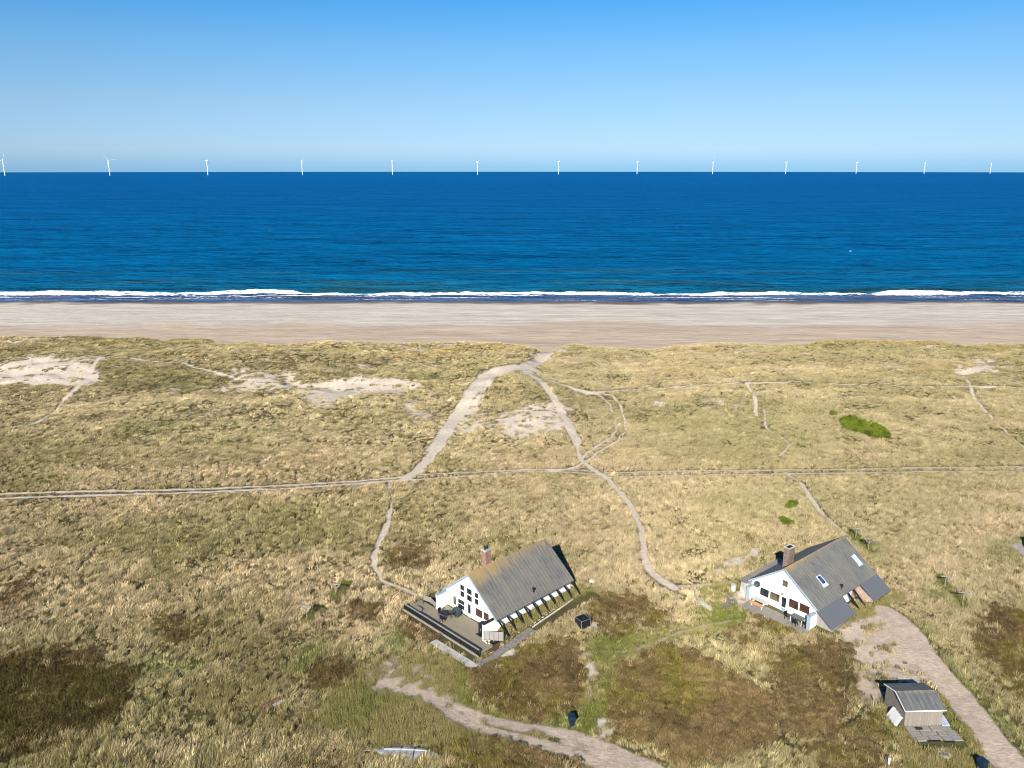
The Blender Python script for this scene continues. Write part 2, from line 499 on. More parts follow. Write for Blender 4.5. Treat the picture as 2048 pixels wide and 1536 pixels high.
def sea_mat():
    m, t, b = new_mat("sea_water")
    t.nodes.remove(b)
    out = t.nodes["Material Output"]
    geo = N(t, "ShaderNodeNewGeometry").outputs["Position"]
    at = N(t, "ShaderNodeAttribute", attribute_name="foam")
    wc = N(t, "ShaderNodeAttribute", attribute_name="wcol")
    # chop, in three sizes, crests along the shore
    n1 = noise(t, 0.030, 6, geo, 0.62, scl=(0.55, 2.2, 1))
    n2 = noise(t, 0.22, 5, geo, 0.65, scl=(0.6, 1.5, 1))
    n3 = noise(t, 0.006, 4, geo, 0.6, scl=(0.9, 2.4, 1))
    s1 = N(t, "ShaderNodeMath", operation='MULTIPLY'); t.links.new(n1, s1.inputs[0]); s1.inputs[1].default_value = 9.0
    s2 = N(t, "ShaderNodeMath", operation='MULTIPLY'); t.links.new(n2, s2.inputs[0]); s2.inputs[1].default_value = 2.2
    s3 = N(t, "ShaderNodeMath", operation='MULTIPLY'); t.links.new(n3, s3.inputs[0]); s3.inputs[1].default_value = 26.0
    a1 = N(t, "ShaderNodeMath", operation='ADD'); t.links.new(s1.outputs[0], a1.inputs[0]); t.links.new(s2.outputs[0], a1.inputs[1])
    a2 = N(t, "ShaderNodeMath", operation='ADD'); t.links.new(a1.outputs[0], a2.inputs[0]); t.links.new(s3.outputs[0], a2.inputs[1])
    bp = N(t, "ShaderNodeBump"); bp.inputs["Strength"].default_value = 0.9; bp.inputs["Distance"].default_value = 1.0
    t.links.new(a2.outputs[0], bp.inputs["Height"])
    d = N(t, "ShaderNodeBsdfDiffuse"); t.links.new(wc.outputs["Color"], d.inputs[0]); t.links.new(bp.outputs[0], d.inputs["Normal"])
    g = N(t, "ShaderNodeBsdfGlossy"); g.inputs["Roughness"].default_value = 0.28; t.links.new(bp.outputs[0], g.inputs["Normal"])
    g.inputs["Color"].default_value = (0.22, 0.80, 1, 1)
    fr = N(t, "ShaderNodeFresnel"); fr.inputs["IOR"].default_value = 1.33; t.links.new(bp.outputs[0], fr.inputs["Normal"])
    mr = N(t, "ShaderNodeMapRange"); t.links.new(fr.outputs[0], mr.inputs[0])
    mr.inputs[1].default_value = 0.06; mr.inputs[2].default_value = 0.62; mr.inputs[3].default_value = 0.0; mr.inputs[4].default_value = 0.30
    mx = N(t, "ShaderNodeMixShader"); t.links.new(mr.outputs[0], mx.inputs[0]); t.links.new(d.outputs[0], mx.inputs[1]); t.links.new(g.outputs[0], mx.inputs[2])
    # white water broken up by a lacy noise
    fn = noise(t, 0.9, 6, geo, 0.75, scl=(0.45, 1.0, 1))
    f1 = N(t, "ShaderNodeMath", operation='ADD'); t.links.new(at.outputs["Fac"], f1.inputs[0]); t.links.new(fn, f1.inputs[1])
    ff = rampf(t, f1.outputs[0], 0.86, 1.12)
    fd = N(t, "ShaderNodeBsdfDiffuse"); fd.inputs[0].default_value = (0.82, 0.84, 0.86, 1)
    m2 = N(t, "ShaderNodeMixShader"); t.links.new(ff, m2.inputs[0]); t.links.new(mx.outputs[0], m2.inputs[1]); t.links.new(fd.outputs[0], m2.inputs[2])
    t.links.new(m2.outputs[0], out.inputs[0])
    return m
M['sea'] = sea_mat()

# ------------------------------------------------------------------ the plan of paths and plant patches
# each line: (name, width in m, half softness, strength, photo points it passes through)
LINES = [
 ("track", 0.55, 0.35, 1.0, [(-60,991),(0,989),(150,983),(340,980),(560,972),(700,963),(830,953)]),
 ("track", 0.55, 0.35, 0.9, [(-60,1000),(0,997),(150,992),(340,987),(560,978),(700,969),(830,960)]),
 ("track", 0.45, 0.35, 0.85, [(830,950),(950,944),(1030,940),(1110,939),(1180,942),(1210,950)]),
 ("track", 0.45, 0.35, 0.75, [(830,960),(950,951),(1030,944),(1110,944),(1180,948),(1210,954)]),
 ("track", 0.50, 0.4, 0.74, [(1210,946),(1400,942),(1600,940),(1850,936),(2110,933)]),
 ("track", 0.50, 0.4, 0.70, [(1210,955),(1400,950),(1600,948),(1850,944),(2110,943)]),
 ("sand_path", 1.5, 0.7, 1.0, [(812,958),(850,927),(880,885)]),
 ("sand_path", 2.6, 1.0, 1.0, [(870,900),(905,845),(930,805),(955,775)]),
 ("sand_path", 4.6, 1.6, 1.0, [(950,780),(985,750),(1030,737),(1060,738)]),
 ("sand_path", 3.2, 1.2, 1.0, [(1050,738),(1085,716),(1110,700)]),
 ("footpath", 1.6, 0.7, 1.0, [(1050,742),(1085,765),(1110,800),(1135,845),(1155,885)]),
 ("footpath", 0.9, 0.4, 1.0, [(1150,875),(1160,915),(1180,935),(1210,955),(1240,985),(1270,1030),(1285,1080),(1290,1120),(1310,1150),(1350,1178)]),
 ("footpath", 0.7, 0.5, 0.55, [(1340,1175),(1400,1172),(1480,1163)]),
 ("dune_trail", 1.3, 0.7, 0.9, [(1060,744),(1110,765),(1160,782),(1195,787)]),
 ("dune_trail", 0.55, 0.35, 0.85, [(1185,785),(1212,802),(1232,850),(1224,872),(1180,902),(1166,916)]),
 ("dune_trail", 0.55, 0.35, 0.85, [(1200,785),(1232,800),(1250,852),(1240,876),(1200,902),(1178,920),(1140,938),(1100,942)]),
 ("ridge_trail", 0.8, 0.35, 0.95, [(1190,784),(1300,776),(1400,770),(1475,766)]),
 ("ridge_trail", 0.7, 0.3, 0.85, [(1475,766),(1560,765),(1700,769),(1830,774),(1940,773),(2110,770)]),
 ("side_trail", 0.7, 0.35, 0.95, [(1493,768),(1508,790),(1513,832)]),
 ("side_trail", 0.6, 0.4, 0.7, [(1528,820),(1535,858),(1570,880),(1576,895),(1558,912)]),
 ("hut_trail", 0.75, 0.35, 0.97, [(1600,965),(1618,992),(1645,1030)]),
 ("hut_trail", 0.5, 0.4, 0.65, [(1570,945),(1600,965)]),
 ("hut_trail", 0.5, 0.4, 0.65, [(1645,1030),(1700,1075)]),
 ("far_trail", 2.2, 1.0, 0.8, [(1920,748),(1975,734)]),
 ("far_trail", 0.7, 0.4, 0.85, [(1925,752),(1938,768),(1948,795),(1985,840)]),
 ("far_trail", 0.45, 0.35, 0.7, [(1985,840),(2020,872),(2070,915)]),
 ("garden_path", 0.35, 0.3, 0.75, [(778,965),(783,1010),(776,1035)]),
 ("garden_path", 0.75, 0.35, 1.0, [(780,1020),(770,1060),(752,1100),(748,1130)]),
 ("garden_path", 0.45, 0.35, 0.7, [(748,1130),(765,1160),(800,1175),(832,1192)]),
 ("blowout_trail", 1.0, 0.5, 1.0, [(200,715),(170,760),(130,800)]),
 ("blowout_trail", 0.6, 0.4, 0.9, [(130,800),(85,838),(55,850)]),
 ("blowout_trail", 0.6, 0.3, 0.85, [(230,715),(350,725),(450,750),(530,760),(600,765)]),
 ("blowout_trail", 0.6, 0.3, 0.85, [(810,715),(905,742)]),
 ("meadow_trail", 0.45, 0.4, 0.33, [(-10,1262),(60,1230),(110,1190),(160,1140),(200,1095)]),
 ("meadow_trail", 0.45, 0.4, 0.33, [(40,1272),(120,1300),(180,1310),(260,1337),(330,1342),(450,1326),(520,1340),(640,1360)]),
 ("meadow_trail", 0.45, 0.4, 0.4, [(190,1512),(225,1470),(250,1440)]),
 ("cross_trail", 0.5, 0.4, 0.55, [(1200,1308),(1270,1300),(1350,1270),(1420,1250),(1480,1242)]),
 ("cross_trail", 0.35, 0.3, 0.4, [(1310,1150),(1360,1190),(1410,1230)]),
 ("driveway", 1.1, 0.6, 1.0, [(770,1365),(870,1398),(940,1428),(1030,1452),(1150,1472),(1250,1512),(1340,1556)]),
 ("driveway", 1.1, 0.6, 0.95, [(840,1385),(925,1446),(1020,1472),(1120,1500),(1200,1528),(1260,1550)]),
 ("driveway", 1.5, 0.8, 0.8, [(1140,1486),(1230,1520),(1330,1565)]),
 ("gravel_road", 2.6, 0.5, 1.0, [(1770,1225),(1815,1262),(1860,1325),(1925,1405),(1990,1490),(2040,1560)]),
]
# sandy areas: (name, softness, strength, outline)
SANDS = [
 ("sand_blowout", 2.0, 1.0, [(-60,728),(0,725),(60,716),(120,716),(195,738),(205,760),(150,776),(60,772),(-60,768)]),
 ("sand_blowout", 2.0, 0.95, [(640,772),(700,756),(785,754),(845,768),(800,790),(690,796),(640,818),(600,795)]),
 ("sand_blowout", 3.0, 0.66, [(470,742),(560,745),(640,772),(600,795),(540,770)]),
 ("sand_blowout", 3.0, 0.70, [(830,800),(850,830),(800,855),(785,850)]),
 ("sand_blowout", 3.0, 0.78, [(1000,832),(1060,815),(1115,812),(1122,868),(1060,878),(1005,868)]),
 ("sand_blowout", 2.5, 0.45, [(1110,785),(1150,785),(1150,815),(1120,810)]),
 ("sand_blowout", 2.5, 0.72, [(930,800),(965,790),(955,850),(920,870)]),
 ("sand_blowout", 2.5, 0.5, [(1290,800),(1335,798),(1335,815),(1300,818)]),
 ("sand_blowout", 1.8, 0.85, [(1985,756),(2015,748),(2035,768),(1990,770)]),
 ("sand_blowout", 2.5, 0.6, [(1900,740),(1950,715),(2000,720),(1960,750)]),
 ("sand_blowout", 2.5, 0.85, [(1055,705),(1120,694),(1135,704),(1095,720)]),
 ("sand_blowout", 3.0, 0.6, [(1330,702),(1500,698),(1520,706),(1400,708)]),
 ("sand_blowout", 3.0, 0.6, [(1810,690),(1880,690),(1890,700),(1820,700)]),
 ("sand_blowout", 3.0, 0.35, [(400,960),(470,920),(540,905),(560,930),(470,968)]),
 ("driveway", 1.6, 0.66, [(735,1345),(800,1310),(850,1325),(870,1390),(800,1400),(760,1385)]),
 ("driveway", 1.0, 0.75, [(840,1360),(900,1385),(960,1425),(960,1450),(880,1425),(830,1395)]),
 ("gravel_road", 0.8, 0.88, [(1675,1268),(1700,1250),(1752,1222),(1800,1236),(1850,1310),(1875,1350),(1850,1372),(1770,1368),(1762,1420),(1705,1395),(1712,1330)]),
 ("sand_patch", 0.6, 0.9, [(1418,1148),(1450,1128),(1515,1092),(1525,1100),(1470,1130),(1430,1152)]),
 ("sand_patch", 0.8, 0.6, [(1440,1195),(1490,1180),(1500,1215),(1450,1230)]),
 ("sand_patch", 0.5, 0.9, [(1000,1310),(1040,1296),(1052,1304),(1030,1322),(1005,1325)]),
 ("sand_patch", 0.6, 0.7, [(1172,1305),(1195,1300),(1200,1345),(1180,1358),(1168,1340)]),
 ("sand_patch", 0.6, 0.75, [(1195,1440),(1220,1440),(1225,1470),(1180,1480)]),
 ("sand_patch", 0.5, 0.7, [(1140,1245),(1195,1245),(1200,1258),(1150,1262)]),
]
HEATH = [
 (1.2, 1.0, [(1238,1345),(1330,1300),(1400,1320),(1470,1365),(1545,1400),(1550,1470),(1450,1530),(1330,1505),(1250,1470),(1225,1420)]),
 (1.2, 0.95, [(1560,1312),(1640,1285),(1700,1300),(1710,1380),(1650,1470),(1580,1460),(1555,1400)]),
 (1.0, 0.9, [(950,1345),(1000,1310),(1060,1290),(1150,1285),(1172,1330),(1150,1415),(1080,1440),(990,1418),(955,1390)]),
 (1.2, 0.8, [(1180,1215),(1210,1185),(1270,1195),(1330,1225),(1310,1265),(1230,1270),(1180,1250)]),
 (0.8, 0.95, [(610,1345),(640,1318),(690,1322),(705,1350),(670,1372),(630,1370)]),
 (1.0, 0.6, [(680,1220),(720,1200),(760,1215),(755,1245),(700,1240)]),
 (1.5, 0.85, [(-40,1330),(60,1310),(180,1318),(245,1350),(240,1420),(160,1480),(60,1510),(-40,1520)]),
 (1.2, 0.95, [(1935,1255),(1990,1225),(2110,1235),(2110,1440),(2040,1400),(1975,1330)]),
 (1.2, 0.85, [(880,1505),(960,1488),(1080,1498),(1130,1530),(1100,1575),(880,1575)]),
 (1.2, 0.65, [(1470,1262),(1540,1238),(1590,1262),(1560,1300),(1490,1295)]),
 (1.2, 0.6, [(775,1110),(830,1085),(870,1110),(850,1140),(790,1140)]),
 (1.5, 0.5, [(590,1510),(700,1500),(700,1575),(560,1575)]),
 (1.2, 0.6, [(800,1250),(840,1238),(880,1268),(850,1285)]),
 (1.2, 0.55, [(1640,1470),(1760,1440),(1790,1575),(1640,1575)]),
 (1.0, 0.5, [(1470,1070),(1520,1065),(1515,1085),(1480,1092)]),
 (1.5, 0.45, [(280,1235),(360,1225),(420,1260),(340,1290)]),
 (1.5, 0.45, [(100,1180),(20,1240),(-40,1210),(60,1150)]),
]
GREEN = [
 (0.8, 0.9, [(580,1340),(620,1290),(660,1285),(650,1315),(600,1350)]),
 (0.8, 0.7, [(760,1290),(800,1250),(830,1280),(800,1310)]),
 (0.8, 0.85, [(1175,1280),(1230,1268),(1270,1285),(1240,1325),(1190,1320)]),
 (0.8, 0.75, [(1080,1450),(1150,1415),(1200,1400),(1215,1350),(1235,1390),(1215,1440),(1160,1475)]),
 (0.8, 0.7, [(925,1330),(950,1345),(960,1420),(1010,1440),(940,1425),(915,1380)]),
 (1.0, 0.7, [(1415,1225),(1450,1215),(1500,1245),(1440,1262)]),
 (1.0, 0.6, [(1800,1235),(1850,1290),(1900,1360),(1990,1460),(2060,1540),(2075,1540),(2000,1440),(1880,1300),(1820,1235)]),
 (1.0, 0.6, [(1680,1320),(1712,1300),(1715,1390),(1690,1370)]),
 (1.2, 0.55, [(1960,1100),(1985,1080),(2060,1080),(2060,1130),(1990,1120)]),
 (1.0, 0.6, [(1710,1065),(1740,1080),(1770,1130),(1740,1120)]),
 (1.0, 0.55, [(250,1320),(300,1325),(420,1330),(400,1350),(290,1350)]),
 (1.0, 0.5, [(1860,1170),(1930,1205),(1920,1230),(1850,1190)]),
 (1.2, 0.35, [(220,850),(300,840),(400,840),(350,870),(240,875)]),
]
LAWN = [   # short cropped grass
 (1.5, 0.9, [(660,1380),(740,1330),(830,1300),(930,1320),(960,1420),(1080,1460),(1130,1500),(980,1500),(880,1490),(700,1485),(640,1450)]),
 (1.0, 0.9, [(1000,1240),(1160,1170),(1200,1185),(1020,1280)]),
 (1.0, 0.7, [(1180,1290),(1260,1260),(1360,1250),(1480,1235),(1500,1255),(1360,1280),(1250,1320),(1240,1440),(1180,1480),(1160,1440)]),
 (1.0, 0.8, [(1780,1380),(1930,1400),(1960,1480),(1960,1560),(1800,1560)]),
 (1.0, 0.7, [(1400,1170),(1480,1160),(1520,1240),(1430,1260),(1395,1220)]),
 (1.0, 0.8, [(1640,1260),(1780,1180),(1810,1200),(1700,1280)]),
]
VIVID = [
 (0.6, 1.0, [(1678,842),(1710,836),(1735,850),(1768,858),(1778,878),(1755,878),(1700,864)]),
 (0.5, 0.9, [(1575,1012),(1588,1008),(1595,1016),(1580,1020)]),
 (0.5, 0.9, [(1558,1045),(1572,1040),(1582,1050),(1568,1056)]),
 (0.5, 0.7, [(1663,826),(1675,824),(1676,832),(1665,832)]),
]
TALL = [
 (1.0, 1.0, [(220,1512),(420,1500),(700,1512),(720,1524),(880,1525),(1000,1515),(1120,1560),(1120,1640),(150,1640)]),
]
GREYPAVE = [("paved_yard", 0.4, 1.0, [(2012,1092),(2030,1086),(2110,1086),(2110,1160),(2060,1125)])]

def to_world(entry): return entry[:-1] + (ground_pts(entry[-1]),)
LINES = [to_world(e_) for e_ in LINES]; SANDS = [to_world(e_) for e_ in SANDS]
HEATH, GREEN, LAWN, VIVID, TALL, GREYPAVE = [[to_world(e_) for e_ in g] for g in (HEATH, GREEN, LAWN, VIVID, TALL, GREYPAVE)]

def smooth_line(p, n=6):
    """Catmull-Rom through the points, so the paths bend instead of kinking"""
    p = np.asarray(p); q = np.vstack([2 * p[0] - p[1], p, 2 * p[-1] - p[-2]]); out = []
    for i in range(1, len(q) - 2):
        for t in np.linspace(0, 1, n, endpoint=False):
            out.append(0.5 * ((2 * q[i]) + (-q[i - 1] + q[i + 1]) * t + (2 * q[i - 1] - 5 * q[i] + 4 * q[i + 1] - q[i + 2]) * t * t + (-q[i - 1] + 3 * q[i] - 3 * q[i + 1] + q[i + 2]) * t ** 3))
    out.append(q[-2])
    return np.array(out)
LINES = [e_[:-1] + (smooth_line(e_[-1], 5),) for e_ in LINES]

def seg_dist(px, py, poly, closed):
    d = np.full(px.shape, 1e9)
    n = len(poly)
    for i in range(n if closed else n - 1):
        a = poly[i]; b = poly[(i + 1) % n]
        e = b - a; L = e @ e + 1e-9
        t = np.clip(((px - a[0]) * e[0] + (py - a[1]) * e[1]) / L, 0, 1)
        d = np.minimum(d, np.hypot(px - a[0] - t * e[0], py - a[1] - t * e[1]))
    return d
def inside(px, py, poly):
    r = np.zeros(px.shape, bool); n = len(poly)
    for i in range(n):
        a = poly[i]; b = poly[(i + 1) % n]
        c = ((a[1] > py) != (b[1] > py)) & (px < (b[0] - a[0]) * (py - a[1]) / (b[1] - a[1] + 1e-12) + a[0])
        r ^= c
    return r

PATH_NAMES = []
for e_ in LINES + SANDS + GREYPAVE:
    if e_[0] not in PATH_NAMES: PATH_NAMES.append(e_[0])

def plan(x, y):
    """what grows or lies at each point: sand 0..1, path id, heath, green, lawn, vivid, tall"""
    wx = x + 0.35 * fbm(x / 1.3, y / 1.3, 61, 2) + 0.5 * fbm(x / 5, y / 5, 62, 2)
    wy = y + 0.35 * fbm(x / 1.3, y / 1.3, 63, 2) + 0.5 * fbm(x / 5, y / 5, 64, 2)
    lx_ = x + 0.22 * fbm(x / 1.6, y / 1.6, 61, 2); ly_ = y + 0.22 * fbm(x / 1.6, y / 1.6, 63, 2)
    linem = np.zeros(x.shape); sand = np.zeros(x.shape); pid = np.full(x.shape, -1)
    rag = 0.5 * fbm(x / 0.9, y / 0.9, 71, 2) + 0.5 * fbm(x / 4, y / 4, 72, 2)
    def upd(idx, m, name):
        s = sand[idx]; better = m > s
        sand[idx] = np.where(better, m, s)
        p = pid[idx]; p[better & (m > 0.30)] = PATH_NAMES.index(name); pid[idx] = p
    for name, w, soft, st, P in LINES:
        mn = P.min(0) - w - soft - 2; mx = P.max(0) + w + soft + 2
        idx = np.nonzero((x > mn[0]) & (x < mx[0]) & (y > mn[1]) & (y < mx[1]))[0]
        if not len(idx): continue
        d = seg_dist(lx_[idx], ly_[idx], P, False)
        m = (1 - sstep(w / 2 - soft * 0.5, w / 2 + soft, d + 0.5 * soft * rag[idx])) * (st + (1 - st) * 0.3 * rag[idx])
        if name == 'driveway': m = m * (0.90 + 0.55 * rag[idx] + 0.15 * fbm(x[idx] / 0.5, y[idx] / 0.5, 77, 2))
        upd(idx, m, name); linem[idx] = np.maximum(linem[idx], m)
    def area(lst, fn, r):
        for e_ in lst:
            P = e_[-1]; soft = e_[-3]
            mn = P.min(0) - 6; mx = P.max(0) + 6
            idx = np.nonzero((x > mn[0]) & (x < mx[0]) & (y > mn[1]) & (y < mx[1]))[0]
            if not len(idx): continue
            d = seg_dist(wx[idx], wy[idx], P, True); d = np.where(inside(wx[idx], wy[idx], P), -d, d)
            m = (1 - sstep(-soft, soft * 1.5, d + soft * 1.3 * rag[idx])) * e_[-2]
            fn(idx, m, e_)
    area(SANDS, lambda i, m, e_: upd(i, m * (np.clip(0.92 + 0.55 * fbm(x[i] / 2.4, y[i] / 1.9, 79, 3), 0, 1) if e_[2] > 0.84 else np.clip((1.05 if e_[0] != 'sand_blowout' else 1.25) + (0.9 if e_[0] != 'sand_blowout' else 1.5) * fbm(x[i] / 1.7, y[i] / 1.1, 78, 3), 0, 1.7)), e_[0]), 1)
    area(GREYPAVE, lambda i, m, e_: upd(i, m, e_[0]), 1)
    # thin bare sand showing between the tussocks on the seaward dunes
    bare = np.clip(1.5 * fbm(x / 15 + 3, y / 7, 171, 3) + 0.75 * fbm(x / 2.2, y / 1.6, 173, 2) - 0.42 + 0.25 * sstep(25, -60, x), 0, 0.62) * sstep(142, 172, y)
    sand = np.maximum(sand, bare)
    out = {}
    for nm, lst in (('heath', HEATH), ('green', GREEN), ('lawn', LAWN), ('vivid', VIVID), ('tall', TALL)):
        a = np.zeros(x.shape)
        def f(i, m, e_, a=a): a[i] = np.maximum(a[i], m)
        area(lst, f, 1); out[nm] = a
    out['sand'] = np.clip(sand, 0, 1); out['line'] = np.clip(linem, 0, 1); out['pid'] = pid
    return out

POSTS_PX = [(614, 1240), (672, 1190), (1711, 1078), (1736, 1102), (1889, 1175), (1924, 1213)]
POSTS = ground_pts(POSTS_PX)
def near_posts(x, y):
    m = np.zeros(x.shape, bool)
    for p in POSTS:
        dx, dy = x - p[0], y - p[1]
        al = dx * math.sin(SUN_AZ) + dy * math.cos(SUN_AZ); ac = dx * math.cos(SUN_AZ) - dy * math.sin(SUN_AZ)
        m |= (al > -1.2) & (al < 3.4) & (np.abs(ac) < 0.8)
    return m

# ------------------------------------------------------------------ the ground: one sheet, cut into its materials
rows = [-60.0, -30.0, 0.0, 20.0, 34.0, 42.0]
yy = 46.0
while yy < 382:
    rows.append(yy); yy += 0.92 * (yy * yy + 50 * 50) / (50 * 800)
rows = np.array(rows); NR = len(rows)
NC = 1180
s_ = np.linspace(-1, 1, NC)
tcol = np.where(np.abs(s_) < 0.86, s_ / 0.86 * 1.12, np.sign(s_) * (1.12 + ((np.abs(s_) - 0.86) / 0.14) ** 2 * 2.2))
half = 0.625 * np.maximum(rows, 30) + 9.0
GX = half[:, None] * tcol[None, :]
GY = np.repeat(rows[:, None], NC, 1)
gx, gy = GX.ravel(), GY.ravel()
gz = terrain(gx, gy)
pl = plan(gx, gy)
# big drifts of colour in the grass
def drift(x, y):
    d1 = fbm(x / 16, y / 12, 81, 3); d2 = fbm(x / 5, y / 4, 85, 3)
    return d1, d2
def lerp3(a, b, f): return a + (b - a) * f[:, None]
C_ = lambda *c: np.array(c)[None, :]
d1, d2 = drift(gx, gy)
alb = np.repeat(C_(0.078, 0.063, 0.031), len(gx), 0)
alb = lerp3(alb, C_(0.060, 0.055, 0.023), np.clip(0.5 + 0.9 * d1, 0, 1))
alb = lerp3(alb, C_(0.15, 0.120, 0.064), np.clip(0.3 + 0.9 * d2, 0, 1) * 0.5)
alb = lerp3(alb, C_(0.070, 0.048, 0.024), pl['heath'] * 0.9)
alb = lerp3(alb, C_(0.10, 0.115, 0.035), np.clip(pl['green'] + 0.5 * pl['lawn'], 0, 1))
npg = near_posts(gx, gy).astype(float)
alb = lerp3(alb, C_(0.17, 0.165, 0.07), 0.55 * npg)
alb = lerp3(alb, C_(0.515, 0.44, 0.352), np.clip(pl['sand'] * 1.3, 0, 1) * sstep(0.12, 0.5, pl['sand']))
rd = np.isin(pl['pid'], [PATH_NAMES.index('driveway'), PATH_NAMES.index('gravel_road')])
alb[rd] = alb[rd] * np.array([0.82, 0.775, 0.755]) * (1 + 0.16 * fbm(gx[rd] / 0.9, gy[rd] / 0.9, 191, 3) + 0.12 * fbm(gx[rd] / 4, gy[rd] / 4, 192, 2))[:, None]
gpv = pl['pid'] == PATH_NAMES.index('paved_yard')
alb[gpv] = np.array([0.33, 0.31, 0.29])
# beach: pale dry sand above the water, browner wind-blown sand towards the dunes, a wet rim
yc_b = 293 + 9 * fbm(gx / 45, gy * 0 + 1, 91) + 9 * fbm(gx / 16, gy / 10, 92)
tan_ = 1 - sstep(-5, 9, gy - yc_b)
st_ = fbm(gx / 26, gy / 2.6, 93, 3)
balb = lerp3(np.repeat(C_(0.490, 0.438, 0.368), len(gx), 0), C_(0.445, 0.352, 0.262), tan_)
balb = balb * (1 + 0.20 * st_ + 0.14 * fbm(gx / 9, gy / 1.6, 98, 3))[:, None]
wet = 1 - sstep(0.10, 0.34, gz - SEA + 0.10 * vnoise(gx / 7, gy / 3, 95))
balb = lerp3(balb, C_(0.13, 0.11, 0.10), wet)
is_b = sstep(-1.0, -3.0, gz + 1.8 * fbm(gx / 7, gy / 3, 96, 3)) * (gy > 205)
isb = is_b > 0.5
alb = np.where(isb[:, None], balb, alb)
rgba = np.concatenate([alb, np.ones((len(gx), 1))], 1).astype(np.float32)

ii = np.arange(NR - 1)[:, None] * NC + np.arange(NC - 1)[None, :]
quads = np.stack([ii, ii + 1, ii + NC + 1, ii + NC], -1).reshape(-1, 4)
vid = np.where(isb, 1000, pl['pid'])
q0 = vid[quads]
cls = np.where((q0 == 1000).sum(1) >= 2, 1000, q0.max(1) * 0 + q0[:, 0])
gco = np.stack([gx, gy, gz], 1)
def sub(name, sel, mat):
    f = quads[sel]
    u, inv = np.unique(f, return_inverse=True)
    o = np_mesh(name, gco[u], inv.reshape(-1, 4), mat, {'alb': ('FLOAT_COLOR', rgba[u]), 'sandy': ('FLOAT', pl['sand'][u].astype(np.float32))})
    return o
LBL = {
 'track': ("two pale wheel ruts of a track running the whole width behind the houses", "track"),
 'sand_path': ("widest sandy path climbing from the wheel track to the beach gap", "path"),
 'footpath': ("long bare footpath from the dune top down between the two white houses", "path"),
 'dune_trail': ("curved double rut trail looping round the right of the dune hollow", "path"),
 'ridge_trail': ("thin trail running level along the dune tops to the right", "path"),
 'side_trail': ("short broken sandy trail dropping from the ridge trail", "path"),
 'hut_trail': ("narrow worn trail leading down to the house with skylights", "path"),
 'far_trail': ("sandy trail on the far right of the dunes", "path"),
 'garden_path': ("narrow path from the wheel track to the wooden terrace", "path"),
 'blowout_trail': ("sandy trails round the blowouts on the left dunes", "path"),
 'meadow_trail': ("faint grassy trails in the lower left meadow", "path"),
 'cross_trail': ("faint mown trail crossing between the two houses", "path"),
 'driveway': ("worn sandy two-rut driveway curving below the house with the terrace", "driveway"),
 'gravel_road': ("wide pale gravel road and yard beside the wooden shed", "road"),
 'sand_blowout': ("bare pale sand blown open among the dune grass", "sand"),
 'sand_patch': ("small bare sand patches around the two houses", "sand"),
 'paved_yard': ("grey paved yard at the right edge of the meadow", "paving"),
}
beach = tag(sub("beach", cls == 1000, M['beach']), "pale sandy beach between the grassy dunes and the surf", "beach", kind='structure')
ground = tag(sub("ground", cls == -1, M['ground']), "dry grassy dune ground around the houses", "ground", kind='structure')
for i, nm in enumerate(PATH_NAMES):
    sel = cls == i
    if sel.any():
        tag(sub(nm, sel, M['ground']), *LBL[nm], kind='structure')

# ------------------------------------------------------------------ the sea, curving away to its horizon
R_E = 6.371e6
srow = list(np.arange(352, 425, 0.6))
while srow[-1] < 42000: srow.append(srow[-1] * 1.0125)
srow = np.array(srow)
SNC = 760
ss = np.linspace(-1, 1, SNC)
scol = np.where(np.abs(ss) < 0.88, ss / 0.88 * 1.1, np.sign(ss) * (1.1 + ((np.abs(ss) - 0.88) / 0.12) ** 2 * 2.5))
SX = (0.625 * srow[:, None] + 9) * scol[None, :]
SY = np.repeat(srow[:, None], SNC, 1)
sx, sy = SX.ravel(), SY.ravel()
off = sy - 363
swell = np.zeros(sx.shape)
fade = sstep(1200, 300, off)
ph = (off + 7 * fbm(sx / 60, sy / 40, 111) + 3 * fbm(sx / 20, sy / 15, 112)) / 21.0 * 2 * np.pi
swell += 0.42 * np.sin(ph) * fade * (0.5 + 0.8 * np.clip(fbm(sx / 70, sy / 22, 113) + 0.3, 0, 1)) * sstep(8, 40, off)
swell += 0.50 * fbm(sx / 8, sy / 3.8, 114, 3) * fade * sstep(4, 30, off)
# the breaking wave
rollw = np.clip(0.55 + 0.9 * fbm(sx / 40 + 3.3, sx * 0 + 5.5, 121, 3), 0.12, 1.4)
big = 0.9 * np.exp(-((sx + 125) / 22) ** 2) + 0.7 * np.exp(-((sx - 195) / 20) ** 2) + 0.35 * np.exp(-((sx + 220) / 45) ** 2)
gap = np.exp(-((sx + 98) / 9) ** 2)
yb = 381.5 + 2.2 * vnoise(sx / 38, sx * 0 + 1.1, 122) + 1.0 * vnoise(sx / 9, sx * 0 + 4.1, 123) + 2.5 * big - 1.2 * sstep(-90, 60, sx)
wid = (3.6 + 4.0 * rollw + 8.0 * big + 1.5 * fbm(sx / 4, sx * 0 + 9, 126, 2)) * (1 - 0.93 * gap)
dfo = sy - yb
crest = np.where(dfo < wid, np.exp(-((dfo - wid * 0.6) / (wid * 0.55 + 0.8)) ** 2), np.exp(-((dfo - wid) / 2.6) ** 2))
swell += (0.80 + 0.55 * big + 0.25 * fbm(sx / 3.5, sy / 3, 127, 2)) * crest
foam = sstep(-0.9, 0.5, dfo) * (1 - sstep(wid * 0.6, wid + 2.4, dfo)) * (0.60 + 0.30 * fbm(sx / 5, sy / 1.2, 124, 3) + 0.2 * vnoise(sx / 25, sx * 0 + 8, 128) + 0.2 * big)
